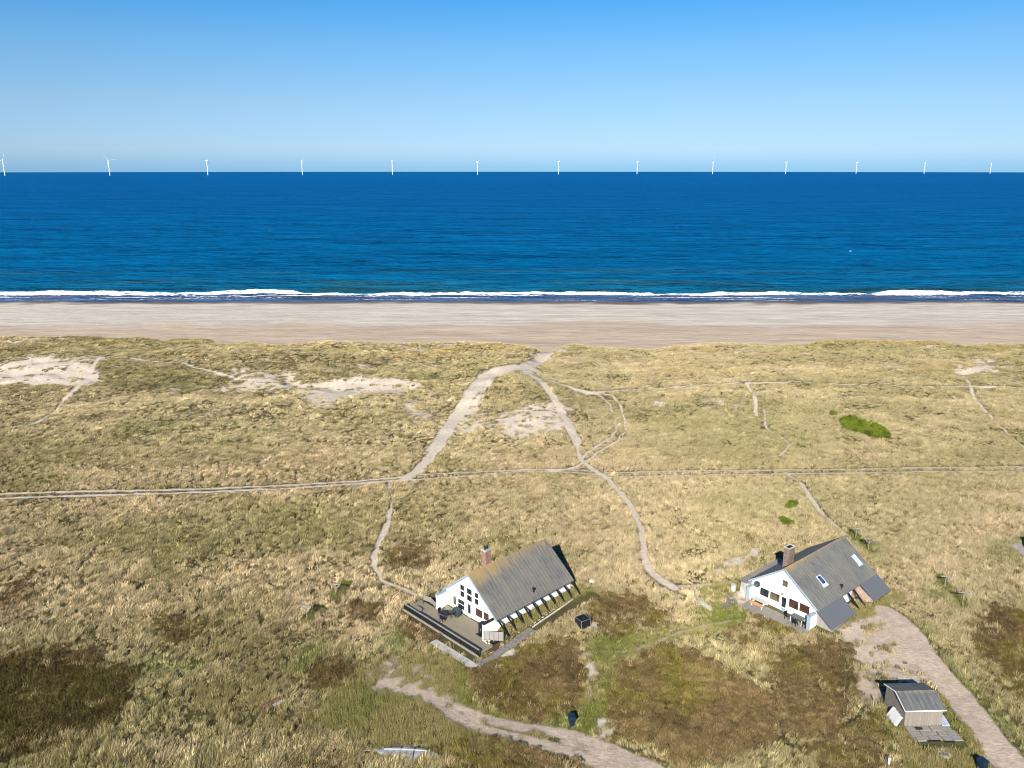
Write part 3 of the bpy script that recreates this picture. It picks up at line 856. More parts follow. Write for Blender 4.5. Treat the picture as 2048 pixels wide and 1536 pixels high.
# wash running up the sand, thin lines of foam
for yl, a, sd in ((368.5, 0.34, 131), (374.5, 0.40, 132), (379.5, 0.44, 133)):
    ly = yl + 2.4 * vnoise(sx / 26, sx * 0, sd) + 0.8 * vnoise(sx / 7, sx * 0, sd + 1)
    m_ = np.clip(vnoise(sx / 30, sx * 0 + 3, sd + 5) + 0.35, 0, 1)
    foam = np.maximum(foam, a * np.exp(-((sy - ly) / 0.9) ** 2) * (0.4 + m_))
foam = np.maximum(foam, (0.26 + 0.22 * fbm(sx / 22, sy / 3.0, 137, 3)) * sstep(364, 368, sy) * (1 - sstep(380, 386, sy)))
foam = np.maximum(foam, 0.46 * np.exp(-((sx + 125) / 45) ** 2) * sstep(366, 370, sy) * (1 - sstep(383, 386, sy)) * (0.6 + 0.6 * fbm(sx / 12, sy / 2, 135)))
# scattered white caps
cap = fbm(sx / 3.0, sy / 1.6, 141, 2)
foam = np.maximum(foam, np.where((off > 60) & (off < 2500) & (cap > 0.80 - 0.0 * off) & (vnoise(sx / 40, sy / 40, 142) > 0.55), 0.5, 0))
SZ = SEA + swell - (sx ** 2 + sy ** 2) / (2 * R_E)
deep = np.clip(np.log(np.maximum(off, 1) / 12.0) / np.log(2500 / 12.0), 0, 1)
wcol = lerp3(np.repeat(C_(0.004, 0.100, 0.165), len(sx), 0), C_(0.0, 0.084, 0.205), sstep(0.0, 0.5, deep))
wcol = lerp3(wcol, C_(0.0, 0.073, 0.228), sstep(0.45, 1.0, deep))
# shallow troughs: silty green; the wash carries sand
sil = np.exp(-((off - 33) / 9) ** 2) * np.clip(fbm(sx / 40, sy / 14, 151) + 0.2, 0, 1) * 1.5 + 0.9 * np.exp(-((off - 62 - 8 * vnoise(sx / 60, sx * 0, 153)) / 7) ** 2) * np.clip(fbm(sx / 70, sy / 30, 152) + 0.35, 0, 1) + 0.6 * np.exp(-((off - 105 - 10 * vnoise(sx / 60, sx * 0, 154)) / 9) ** 2) * np.clip(fbm(sx / 80, sy / 30, 156) + 0.2, 0, 1)
wcol = lerp3(wcol, C_(0.018, 0.066, 0.070), np.clip(sil * 1.7, 0, 0.9))
wsh = 1 - sstep(18, 22, off)
wcol = lerp3(wcol, C_(0.050, 0.092, 0.185), wsh)
wcol = lerp3(wcol, C_(0.085, 0.075, 0.100), wsh * np.clip(0.2 + fbm(sx / 28, sy / 5, 155), 0, 0.8))
wcol = wcol * (1 + (0.22 * fbm(sx / 34, sy / 8, 157, 4) + 0.34 * fbm(sx / 11, sy / 4.5, 159, 3)) * sstep(1300, 300, off) + 0.13 * fbm(sx / np.maximum(sy * 0.12, 30), np.log(sy) * 34, 158, 4))[:, None]  # light and dark of near-shore ripples put into the colour, plus wind streaks
ii = np.arange(len(srow) - 1)[:, None] * SNC + np.arange(SNC - 1)[None, :]
squads = np.stack([ii, ii + 1, ii + SNC + 1, ii + SNC], -1).reshape(-1, 4)
tag(np_mesh("sea", np.stack([sx, sy, SZ], 1), squads, M['sea'], {
    'foam': ('FLOAT', foam.astype(np.float32)),
    'wcol': ('FLOAT_COLOR', np.concatenate([wcol, np.ones((len(sx), 1))], 1).astype(np.float32))}),
    "deep blue sea with a line of white surf along the beach", "sea", kind='structure')

# ------------------------------------------------------------------ vegetation
def proto(name, blades, mat):
    """blades: list of (polyline of (x,y,z), widths, shade)"""
    v = []; f = []; sh = []
    for pts, ws, s in blades:
        n = len(v)
        d = Vector(pts[-1]) - Vector(pts[0]); an = random.uniform(0, math.pi)
        side = Vector((math.cos(an), math.sin(an), 0))
        k = len(pts)
        for p, w, q in zip(pts, ws, s):
            v.append(Vector(p) - side * w / 2); v.append(Vector(p) + side * w / 2); sh += [q, q]
        for i in range(k - 1):
            f.append((n + 2 * i, n + 2 * i + 1, n + 2 * i + 3, n + 2 * i + 2))
    me = bpy.data.meshes.new(name)
    me.from_pydata([tuple(p) for p in v], [], f)
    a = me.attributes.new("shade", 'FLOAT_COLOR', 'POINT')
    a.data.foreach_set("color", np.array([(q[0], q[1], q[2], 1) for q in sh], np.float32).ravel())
    me.materials.append(mat)
    return bpy.data.objects.new(name, me)

def marram(seed, n=32, h=0.54, spread=0.29, lean=0.26, w=0.044):
    random.seed(seed); bl = []
    for i in range(n):
        an = random.uniform(0, 2 * math.pi); r = spread * math.sqrt(random.random())
        hh = h * random.uniform(0.55, 1.1); o = random.uniform(0.05, 0.30) * hh
        bx, by = r * math.cos(an), r * math.sin(an)
        ox, oy = math.cos(an) * o + lean * hh * random.uniform(0.6, 1.5), math.sin(an) * o + random.uniform(-0.12, 0.12)
        k = random.uniform(0.60, 1.35)
        g = random.random()
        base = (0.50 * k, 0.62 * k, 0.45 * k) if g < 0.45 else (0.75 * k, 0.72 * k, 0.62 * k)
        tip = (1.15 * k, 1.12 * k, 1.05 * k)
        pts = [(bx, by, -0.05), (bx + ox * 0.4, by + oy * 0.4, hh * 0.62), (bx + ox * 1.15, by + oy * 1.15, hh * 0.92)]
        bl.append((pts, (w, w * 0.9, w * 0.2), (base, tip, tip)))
    return proto("marram_tuft", bl, M['blade'])

def heath(seed, n=70, r0=0.36, h=0.26):
    random.seed(seed); bl = []
    for i in range(n):
        an = random.uniform(0, 2 * math.pi); r = r0 * math.sqrt(random.random())
        zz = h * math.sqrt(max(0, 1 - (r / r0) ** 2)) * random.uniform(0.55, 1.0) + 0.04
        bx, by = r * math.cos(an), r * math.sin(an)
        l = random.uniform(0.07, 0.16); k = random.uniform(0.6, 1.35)
        dx, dy = random.uniform(-1, 1) * l, random.uniform(-1, 1) * l
        c = (k, k * random.uniform(0.9, 1.05), k * random.uniform(0.8, 1.1))
        bl.append(([(bx, by, zz - 0.07), (bx + dx, by + dy, zz + 0.05)], (0.05, 0.03), (c, c)))
    return proto("heath_cushion", bl, M['twig'])

def short(seed, n=34, r0=0.32, h=0.15):
    random.seed(seed); bl = []
    for i in range(n):
        an = random.uniform(0, 2 * math.pi); r = r0 * math.sqrt(random.random())
        bx, by = r * math.cos(an), r * math.sin(an); hh = h * random.uniform(0.4, 1.2); k = random.uniform(0.7, 1.3)
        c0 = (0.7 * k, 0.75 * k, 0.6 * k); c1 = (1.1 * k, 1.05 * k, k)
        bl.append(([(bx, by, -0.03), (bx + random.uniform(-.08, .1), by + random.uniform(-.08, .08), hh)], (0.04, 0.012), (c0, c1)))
    return proto("short_tuft", bl, M['blade'])

def stuff(name, protos, X, Y, scale, yaw, tint, kind_idx, label, cat, tilt=None):
    Z = terrain(X, Y)
    n = len(X)
    me = bpy.data.meshes.new(name)
    me.vertices.add(n); me.vertices.foreach_set("co", np.stack([X, Y, Z], 1).astype(np.float32).ravel())
    def att(nm, typ, key, arr):
        a = me.attributes.new(nm, typ, 'POINT'); a.data.foreach_set(key, np.ascontiguousarray(arr).ravel())
    rot = np.stack([np.zeros(n) if tilt is None else tilt, np.zeros(n), yaw], 1).astype(np.float32)
    att("rot", 'FLOAT_VECTOR', 'vector', rot)
    att("scl", 'FLOAT_VECTOR', 'vector', scale.astype(np.float32))
    att("tint", 'FLOAT_COLOR', 'color', np.concatenate([tint, np.ones((n, 1))], 1).astype(np.float32))
    att("kindno", 'INT', 'value', kind_idx.astype(np.int32))
    me.materials.append(protos[0].data.materials[0])
    o = bpy.data.objects.new(name, me); COL.objects.link(o)
    c = bpy.data.collections.new(name + "_tufts")
    for p in protos: c.objects.link(p)
    ng = bpy.data.node_groups.new(name + "_scatter", 'GeometryNodeTree')
    ng.interface.new_socket("Geometry", in_out='INPUT', socket_type='NodeSocketGeometry')
    ng.interface.new_socket("Geometry", in_out='OUTPUT', socket_type='NodeSocketGeometry')
    gi = ng.nodes.new("NodeGroupInput"); go = ng.nodes.new("NodeGroupOutput")
    ci = ng.nodes.new("GeometryNodeCollectionInfo"); ci.inputs[0].default_value = c
    ci.inputs["Separate Children"].default_value = True; ci.inputs["Reset Children"].default_value = True
    ip = ng.nodes.new("GeometryNodeInstanceOnPoints"); ip.inputs["Pick Instance"].default_value = True
    def na(nm, typ):
        q = ng.nodes.new("GeometryNodeInputNamedAttribute"); q.data_type = typ; q.inputs["Name"].default_value = nm
        return [s for s in q.outputs if s.enabled and s.name == 'Attribute'][0]
    ng.links.new(gi.outputs[0], ip.inputs["Points"]); ng.links.new(ci.outputs[0], ip.inputs["Instance"])
    ng.links.new(na("kindno", 'INT'), ip.inputs["Instance Index"])
    e2r = ng.nodes.new("FunctionNodeEulerToRotation"); ng.links.new(na("rot", 'FLOAT_VECTOR'), e2r.inputs[0])
    ng.links.new(e2r.outputs[0], ip.inputs["Rotation"]); ng.links.new(na("scl", 'FLOAT_VECTOR'), ip.inputs["Scale"])
    ng.links.new(ip.outputs[0], go.inputs[0])
    md = o.modifiers.new("scatter", 'NODES'); md.node_group = ng
    return tag(o, label, cat, kind='stuff')

def sample(y0, y1, density):
    """random points in the view's wedge of ground"""
    hw = lambda y: 0.74 * y + 20
    n = int(density * (y1 - y0) * (hw(y0) + hw(y1)))
    y = RNG.uniform(y0, y1, n * 2); x = RNG.uniform(-hw(y1), hw(y1), n * 2)
    k = np.abs(x) < hw(y)
    return x[k], y[k]

def keep_off(x, y):
    """no plants inside the buildings, on terraces and paving"""
    ok = np.ones(x.shape, bool)
    lx, ly = loc2(HL, x, y)
    ok &= ~((lx > 0.0) & (lx < 13.2) & (np.abs(ly) < 4.7))
    ok &= ~((lx > -4.85) & (lx < 0.4) & (ly > -6.5) & (ly < 7.3))
    ok &= ~((lx > -6.15) & (lx < -4.95) & (ly > -7.9) & (ly < -0.2))
    ok &= ~((lx > -5.3) & (lx < 4) & (ly > -8.1) & (ly < -6.65))
    ok &= ~((lx >= 4) & (lx < 14.6) & (ly > -8.1) & (ly < -6.3))
    lx, ly = loc2(HR, x, y)
    ok &= ~((lx > 0.0) & (lx < 13.6) & (np.abs(ly) < 4.9))
    ok &= ~((lx > -2.5) & (lx < 0.4) & (np.abs(ly) < 4.6))
    ok &= ~((lx > -0.3) & (lx < 5.4) & (ly < -4) & (ly > -6.6))
    ok &= ~((lx > 9.2) & (lx < 13.7) & (ly < -4) & (ly > -6.6))
    ok &= ~((lx > -0.6) & (lx < 9) & (ly > 4.4) & (ly < 6.4))
    lx, ly = x - 36.4, y - 63.3
    ok &= ~((lx > -0.2) & (lx < 4.6) & (ly > -3.1) & (ly < 4.2))
    return ok

px1, py1 = sample(50, 140, 13.0)
px2, py2 = sample(140, 250, 5.0)
px_ = np.concatenate([px1, px2]); py_ = np.concatenate([py1, py2])
tz = terrain(px_, py_)
beachm = sstep(-1.0, -3.0, tz + 1.8 * fbm(px_ / 7, py_ / 3, 96, 3)) * (py_ > 205) > 0.5
k = keep_off(px_, py_) & ~beachm
px_, py_ = px_[k], py_[k]
q = plan(px_, py_)
d1, d2 = drift(px_, py_)
d3 = vnoise(px_ / 1.1, py_ / 1.1, 87)
rnd = RNG.random(len(px_))
far = sstep(128, 150, py_)
sand_near = np.maximum.reduce([q['line'], 0.95 * plan(px_, py_ + 0.40)['line'], 0.8 * plan(px_ + 0.1, py_ + 0.85)['line'], (q['sand'] > 0.9) * 1.0])
keepsand = rnd > np.clip(np.maximum(q['line'] * 1.9 - 0.10, q['sand'] * 1.45 - 0.12) - 0.55 * (fbm(px_ / 1.1, py_ / 1.1, 193, 2) > 0.42) * (q['sand'] < 0.97), 0, 0.996)
clump = fbm(px_ / 0.55, py_ / 0.5, 88, 2)

heathm = q['heath'] * (1.0 + 0.45 * fbm(px_ / 2.6, py_ / 2.2, 189, 2)) > RNG.random(len(px_)) * 0.80 + 0.16
lawnm = (np.maximum(q['lawn'], q['green'] * 0.55) > RNG.random(len(px_)) * 0.7 + 0.2) & ~heathm
npst = near_posts(px_, py_)
lawnm |= npst
keepsand &= ~npst | (RNG.random(len(px_)) < 0.25)
heathm &= ~npst
vividm = (q['vivid'] > 0.45)
tallm = ~heathm & ~lawnm & ~vividm

# tall marram and other dry grass
thin = clump > -0.26 - 0.34 * sstep(-18, 18, px_) * sstep(70, 84, py_) + 0.08 * far * RNG.random(len(px_))
a = tallm & keepsand & thin
X, Y = px_[a], py_[a]; n = len(X)
t1, t2, t3 = d1[a], d2[a], d3[a]; fr = far[a]
tint = np.repeat(C_(0.445, 0.368, 0.238), n, 0)
tint = lerp3(tint, C_(0.285, 0.255, 0.130), np.clip(0.42 + 1.1 * t1 + 0.35 * t3, 0, 1))
tint = lerp3(tint, C_(0.53, 0.44, 0.30), np.clip(0.25 + 1.2 * t2, 0, 1) * 0.75)
tint = lerp3(tint, C_(0.335, 0.295, 0.165), 0.45 * fr)
band = fbm(X / 48, Y / 15, 197, 3)
tint = lerp3(tint, C_(0.285, 0.262, 0.135), np.clip(band * 1.8 + 0.05, 0, 1) * 0.7)
tint = lerp3(tint, C_(0.50, 0.425, 0.285), np.clip(-band * 1.8 - 0.05, 0, 1) * 0.6)
tint = lerp3(tint, C_(0.55, 0.465, 0.325), 0.15 * sstep(0, 22, X) * sstep(136, 122, Y) * sstep(78, 92, Y))
gold = 0.7 * np.clip(fbm(X / 22, Y / 8, 89) * 2.2 - 0.35, 0, 1) * sstep(185, 200, Y)
tint = lerp3(tint, C_(0.40, 0.305, 0.135), gold)
gr = np.clip(q['green'][a], 0, 1)
tint = lerp3(tint, C_(0.15, 0.19, 0.06), gr * 0.8)
tint = lerp3(tint, C_(0.20, 0.135, 0.07), np.clip(q['heath'][a], 0, 1) * 0.5)
tint = lerp3(tint, C_(0.105, 0.096, 0.036), (RNG.random(n) < 0.22 - 0.08 * fr - 0.13 * sstep(-18, 18, X) * sstep(70, 84, Y)) * 0.85)
dk = np.clip(fbm(X / 7 + 5, Y / 5, 188) * 1.6 + 0.25 - 0.2 * t2, 0, 1) * sstep(92, 66, Y) * sstep(10, -12, X)
tint = lerp3(tint, C_(0.215, 0.185, 0.085), 0.75 * dk)
tint = tint * (1 - 0.10 * sstep(-18, 18, X) * sstep(70, 84, Y))[:, None] * np.exp(RNG.normal(0, 0.31, n) * (1 - 0.35 * sstep(-18, 18, X) * sstep(70, 84, Y))).clip(0.45, 1.7)[:, None]
patch = fbm(X / 3.4, Y / 2.8, 196, 2)
sc = (0.70 + 0.25 * t2 + 0.42 * patch + 0.2 * RNG.standard_normal(n)).clip(0.28, 1.5) * (1 + 0.45 * q['tall'][a]) * (1 + 0.15 * fr) * (1 - 0.45 * np.clip(q['lawn'][a], 0, 1)) * (1 - 0.72 * np.clip(sand_near[a] * 1.3, 0, 1))
hs = sc * RNG.uniform(0.75, 1.15, n) * (1 - 0.30 * fr)
SCL = np.stack([sc * (1 + 0.35 * fr), sc * (1 + 0.35 * fr), hs], 1)
yaw = math.radians(40) + 1.3 * fbm(X / 12, Y / 9, 90) + RNG.normal(0, 0.65, n)
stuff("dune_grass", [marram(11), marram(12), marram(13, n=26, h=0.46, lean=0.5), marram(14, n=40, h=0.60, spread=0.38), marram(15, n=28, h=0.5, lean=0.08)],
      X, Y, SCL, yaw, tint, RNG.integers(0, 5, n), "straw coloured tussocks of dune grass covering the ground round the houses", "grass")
print("tall", n)

# brown heath and crowberry
a = heathm & keepsand
X, Y = px_[a], py_[a]; n = len(X)
tint = np.repeat(C_(0.172, 0.126, 0.064), n, 0)
tint = lerp3(tint, C_(0.100, 0.074, 0.036), np.clip(0.4 + 1.1 * d2[a], 0, 1))
tint = lerp3(tint, C_(0.150, 0.130, 0.040), np.clip(fbm(X / 4.2, Y / 4.2, 99) * 2.0 - 0.10, 0, 1))
tint = lerp3(tint, C_(0.075, 0.062, 0.022), 0.75 * sstep(-15, -26, X) * sstep(78, 70, Y))
tint = lerp3(tint, C_(0.098, 0.078, 0.018), 0.8 * np.exp(-((X + 1.0) / 3.2) ** 2 - ((Y - 67.5) / 4.5) ** 2))
tint = tint * np.exp(RNG.normal(0, 0.28, n)).clip(0.5, 1.7)[:, None]
lump = fbm(X / 1.5, Y / 1.4, 198, 2)
sc = (0.95 + 0.5 * lump) * RNG.uniform(0.7, 1.4, n)
sc = sc.clip(0.35, 2.4)
stuff("heath", [heath(21), heath(22), heath(23, h=0.34), heath(24, r0=0.30)], X, Y, np.stack([sc.clip(0.5, 1.4), sc.clip(0.5, 1.4), sc * RNG.uniform(0.8, 1.4, n)], 1), RNG.uniform(0, 6.28, n), tint,
      RNG.integers(0, 4, n), "dark brown patches of low heath between the grass", "heath")

# short and green grass
a = lawnm & keepsand
X, Y = px_[a], py_[a]; n = len(X)
tint = np.repeat(C_(0.29, 0.255, 0.12), n, 0)
tint = lerp3(tint, C_(0.16, 0.185, 0.045), np.clip(0.25 + 0.9 * d2[a] + 0.9 * q['green'][a], 0, 1))
tint = tint * RNG.uniform(0.75, 1.25, n)[:, None]
sc = RNG.uniform(0.8, 1.5, n)
stuff("short_grass", [short(31), short(32), short(33, h=0.22)], X, Y, np.stack([sc, sc, sc * RNG.uniform(0.7, 1.6, n)], 1), RNG.uniform(0, 6.28, n), tint,
      RNG.integers(0, 3, n), "short greenish grass beside the driveways and terraces", "grass")

# bright green dwarf roses
vx, vy = [], []
for e_ in VIVID:
    mn = e_[-1].min(0) - 1; mx = e_[-1].max(0) + 1
    m_ = int(9 * (mx - mn).prod())
    vx.append(RNG.uniform(mn[0], mx[0], m_)); vy.append(RNG.uniform(mn[1], mx[1], m_))
vx = np.concatenate(vx); vy = np.concatenate(vy)
k = plan(vx, vy)['vivid'] > 0.40 + 0.35 * RNG.random(len(vx))
X, Y = vx[k], vy[k]; n = len(X)
tint = np.repeat(C_(0.140, 0.185, 0.026), n, 0) * (RNG.uniform(0.6, 1.25, n) * (1 + 0.5 * fbm(X / 0.9, Y / 0.9, 199, 2)))[:, None]
sc = RNG.uniform(0.6, 1.5, n)
stuff("green_thicket", [heath(41, n=80, h=0.45), heath(42, n=80, h=0.55)], X, Y, np.stack([sc, sc, sc * 1.3], 1), RNG.uniform(0, 6.28, n), tint,
      RNG.integers(0, 2, n), "bright green low thicket patches standing out in the dry dune grass", "thicket")

# ------------------------------------------------------------------ left house
HLx = empty("holiday_house", (HL[0], HL[1], 0), HL[2], "long white holiday house with grey corrugated roof, black rafters and wooden terrace", "house")
RL = dict(hr=5.145, he=1.367, w=4.704, foot=6.403, L=13.0)
def slope_z(R, y): return R['hr'] - (R['hr'] - R['he']) * abs(y) / R['w']

def roof_slabs(R, x0, x1, yl, yr, th=0.16):
    """both slopes as one folded slab"""
    top = [(yr, slope_z(R, yr)), (0, R['hr']), (yl, slope_z(R, yl))]
    return MB().prism(top + [(p[0], p[1] - th) for p in top[::-1]], (x0, x1), 'x')

def window(parent, xg, y0, y1, z0, z1, mat, bars=(), frame='white_trim', name="window", fw=0.07):
    """window on a gable facing -x; y0 > y1"""
    ya, yb_ = min(y0, y1), max(y0, y1)
    m = MB(); d0, d1_ = xg - 0.07, xg + 0.02
    m.box(d0, d1_, ya - fw, ya, z0 - fw, z1 + fw); m.box(d0, d1_, yb_, yb_ + fw, z0 - fw, z1 + fw)
    m.box(d0, d1_, ya, yb_, z1, z1 + fw); m.box(d0, d1_, ya, yb_, z0 - fw, z0)
    for bz in bars: m.box(d0 + 0.008, d1_, ya, yb_, bz - 0.025, bz + 0.025)
    f = m.build(name, M[frame], parent)
    MB().box(xg - 0.03, xg + 0.01, ya + 0.002, yb_ - 0.002, z0 + 0.002, z1 - 0.002).build("pane", M[mat], f)
    return f

XG = 0.30
tz_ = -0.6
gab = [(-4.43, -1.1), (4.43, -1.1), (4.43, slope_z(RL, 4.43) - 0.18), (0, RL['hr'] - 0.18), (-4.43, slope_z(RL, 4.43) - 0.18)]
MB().prism(gab, (XG, XG + 0.25), 'x').build("gable_wall", M['white_wall'], HLx)
MB().prism(gab, (12.55, 12.8), 'x').build("gable_wall", M['white_wall'], HLx)
for sgn in (-1, 1):
    MB().box(XG + 0.25, 12.55, *sorted((sgn * 4.43, sgn * 4.2)), -1.1, slope_z(RL, 4.43) - 0.18).build("side_wall", M['white_wall'], HLx)
rf = roof_slabs(RL, 0.0, 13.0, 4.78, -4.78).build("roof", M['roof_left'], HLx)
MB().prism([(-0.22, RL['hr'] - 0.12), (0, RL['hr'] + 0.05), (0.22, RL['hr'] - 0.12), (0.22, RL['hr'] - 0.09), (0, RL['hr'] + 0.09), (-0.22, RL['hr'] - 0.09)], (-0.02, 13.02), 'x').build("ridge_cap", M['roof_left'], rf)
MB().lathe([(0.10, 0), (0.10, 0.42), (0.20, 0.43), (0.20, 0.52), (0.03, 0.60)], (6.7, -4.02, slope_z(RL, 4.02) - 0.06), 12).build("roof_vent", M['black_plastic'], rf, smooth=False)
# white barge board on the near gable
mb = MB()
for sgn in (-1, 1):
    mb.beam((0.02 - 0.03, sgn * 0.0, RL['hr'] - 0.12), (0.02 - 0.03, sgn * 4.78, slope_z(RL, 4.78) - 0.12), 0.05, 0.20)
mb.build("barge_board", M['blue_trim'], HLx)
# the rafters run on past the eaves down to the ground
for i in range(10):
    x = 0.28 + i * (12.62 - 0.28) / 9
    MB().beam((x, -4.55, slope_z(RL, 4.55) - 0.16), (x, -6.42, -0.08), 0.10, 0.19).build("rafter", M['black_wood'], HLx)
# brick chimney behind the ridge
ch = MB().box(3.3, 4.15, 0.55, 1.30, 3.4, 6.55).build("chimney", M['brick_red'], HLx)
MB().box(3.22, 4.23, 0.47, 1.38, 6.55, 6.70).build("chimney_cap", M['concrete'], ch)
for xx in (3.52, 3.92):
    MB().lathe([(0.13, 0), (0.12, 0.30), (0.15, 0.34)], (xx, 0.92, 6.70), 10).build("chimney_pot", M['black_plastic'], ch)
# upper windows: three pairs of panes
for y0, y1, za, zb in ((1.66, 0.98, 2.48, 3.16), (1.66, 0.98, 1.62, 2.33), (0.47, -0.37, 2.45, 3.16), (0.47, -0.37, 1.58, 2.30), (-0.90, -1.52, 2.50, 3.14), (-0.90, -1.52, 1.66, 2.36)):
    window(HLx, XG, y0, y1, za, zb, 'glass')
# lower row
window(HLx, XG, 2.98, 2.38, 0.02, 1.12, 'glass_curtain')
window(HLx, XG, 2.10, 0.94, -0.05, 1.12, 'glass', bars=(0.55,))
dr = window(HLx, XG, 0.34, -0.15, -0.05, 1.15, 'glass', name="terrace_door")
MB().box(XG - 0.05, XG + 0.01, -0.13, 0.32, -0.56, -0.14).build("door_panel", M['white_trim'], dr)
MB().box(XG - 0.12, XG - 0.072, 0.26, 0.30, 0.30, 0.42).build("door_handle", M['grey_metal'], dr)
window(HLx, XG, -0.97, -2.12, 0.22, 1.22, 'glass_room')
window(HLx, XG, -2.35, -3.25, 0.32, 1.28, 'glass_room')
window(HLx, XG, 3.62, 3.45, -0.10, 1.05, 'glass_curtain')
# short white wing walls either side of the terrace
for sgn, xe in ((-1, -1.55), (1, -1.25)):
    y0, y1 = sorted((sgn * 4.10, sgn * 4.38))
    wg = MB().box(xe, XG - 0.003, y0, y1, -1.1, 1.22).build("wing_wall", M['white_wall'], HLx)
    MB().box(xe - 0.05, XG - 0.004, y0 - 0.05, y1 + 0.05, 1.22, 1.30).build("wall_cap", M['black_wood' if sgn < 0 else 'blue_trim'], wg)
# aerial clutter on the left wing
an = MB().tube([(-0.9, 4.24, 1.30), (-0.9, 4.24, 2.25)], 0.03, 8)
an.beam((-0.9, 3.9, 2.1), (-0.9, 4.6, 2.1), 0.03, 0.03); an.beam((-0.9, 4.0, 1.85), (-0.9, 4.5, 1.85), 0.03, 0.03)
an.build("aerial", M['grey_metal'], HLx)
MB().box(-1.05, -0.65, 4.40, 4.75, 0.75, 1.15).build("meter_box", M['grey_metal'], HLx)

# wooden terrace with its railing
TE = empty("terrace", (HL[0], HL[1], 0), HL[2], "weathered wooden terrace in front of the long house's windows", "terrace")
mb = MB()
for i in range(31):
    x0 = -4.02 + i * 0.139
    mb.box(x0, x0 + 0.132, -5.75 if x0 < -1.6 else -4.09 if x0 > -1.5 else -4.39, 7.0 if x0 < -1.35 else 4.09 if x0 > -1.2 else 4.09, -0.66, -0.60)
mb.build("deck_boards", M['deck_wood'], TE)
mb = MB()
for k_ in range(3): mb.box(-4.10, -4.04, -6.3, 7.02, -1.18 + k_ * 0.20, -1.0 + k_ * 0.20)
mb.box(-4.10, -1.6, -5.83, -5.77, -1.18, -0.61); mb.box(-4.10, -1.4, 7.02, 7.08, -1.18, -0.61)
mb.build("fascia", M['grey_wood'], TE)
MB().box(-3.9, 0.2, -5.70, 6.9, -0.80, -0.67).build("joists", M['black_wood'], TE)
RA = empty("railing", (HL[0], HL[1], 0), HL[2], "dark slatted railing along the front edge of the wooden terrace", "railing")
for i in range(10):
    y = -6.2 + i * (6.9 + 6.2) / 9
    MB().box(-4.03, -3.95, y - 0.04, y + 0.04, -0.60, 0.10).build("post", M['black_wood'], RA)
for k_ in range(5):
    MB().box(-4.06, -4.03, -6.28, 6.98, -0.52 + k_ * 0.135, -0.43 + k_ * 0.135).build("slat", M['black_wood'], RA)
MB().box(-4.10, -3.92, -6.3, 7.0, 0.10, 0.14).build("handrail", M['grey_wood'], RA)

# low plank screens round the left end of the terrace
def screen(name, pts, h, z0, label, cat, mat='grey_wood', post='grey_wood', gap=0.02, group=None):
    r = empty(name, (HL[0], HL[1], 0), HL[2], label, cat, group)
    for (a_, b_) in zip(pts[:-1], pts[1:]):
        k_ = 0; z = z0 + 0.06
        m = MB()
        while z < z0 + h - 0.05:
            m.beam((a_[0], a_[1], z + 0.06), (b_[0], b_[1], z + 0.06), 0.03, 0.12); z += 0.12 + gap
        m.build("panel", M[mat], r)
    for p in pts:
        MB().box(p[0] - 0.05, p[0] + 0.05, p[1] - 0.05, p[1] + 0.05, z0 - 0.1, z0 + h).build("post", M[post], r)
    return r
screen("wind_screen", [(-1.2, 4.55), (-0.9, 5.8), (-1.15, 6.95)], 0.75, -0.6, "low grey plank wind screen at the left back of the terrace", "fence")
screen("plank_screen", [(-1.6, -4.45), (-0.9, -5.3), (-0.25, -6.1)], 1.15, -0.62, "grey plank screen beside the right white wing wall of the terrace", "fence", 'fence_boards')
# built-in lounge corner on the terrace
LB = empty("lounge_bench", (*glob2(HL, -2.6, 5.9), -0.6), HL[2], "low wooden corner bench at the left end of the terrace", "bench")
m = MB()
for k_ in range(5): m.box(-1.0 + k_ * 0.17, -0.85 + k_ * 0.17, -0.85, 0.85, 0.34, 0.38)
m.build("seat", M['deck_wood'], LB)
m = MB()
for k_ in range(3): m.box(-0.1, 0.9, 0.30 + k_ * 0.17, 0.45 + k_ * 0.17, 0.34, 0.38)
m.build("side_seat", M['deck_wood'], LB)
MB().box(-0.95, -0.2, -0.8, 0.8, 0.02, 0.33).build("base", M['grey_wood'], LB)
MB().box(-0.19, 0.85, 0.35, 0.8, 0.02, 0.33).build("base", M['grey_wood'], LB)
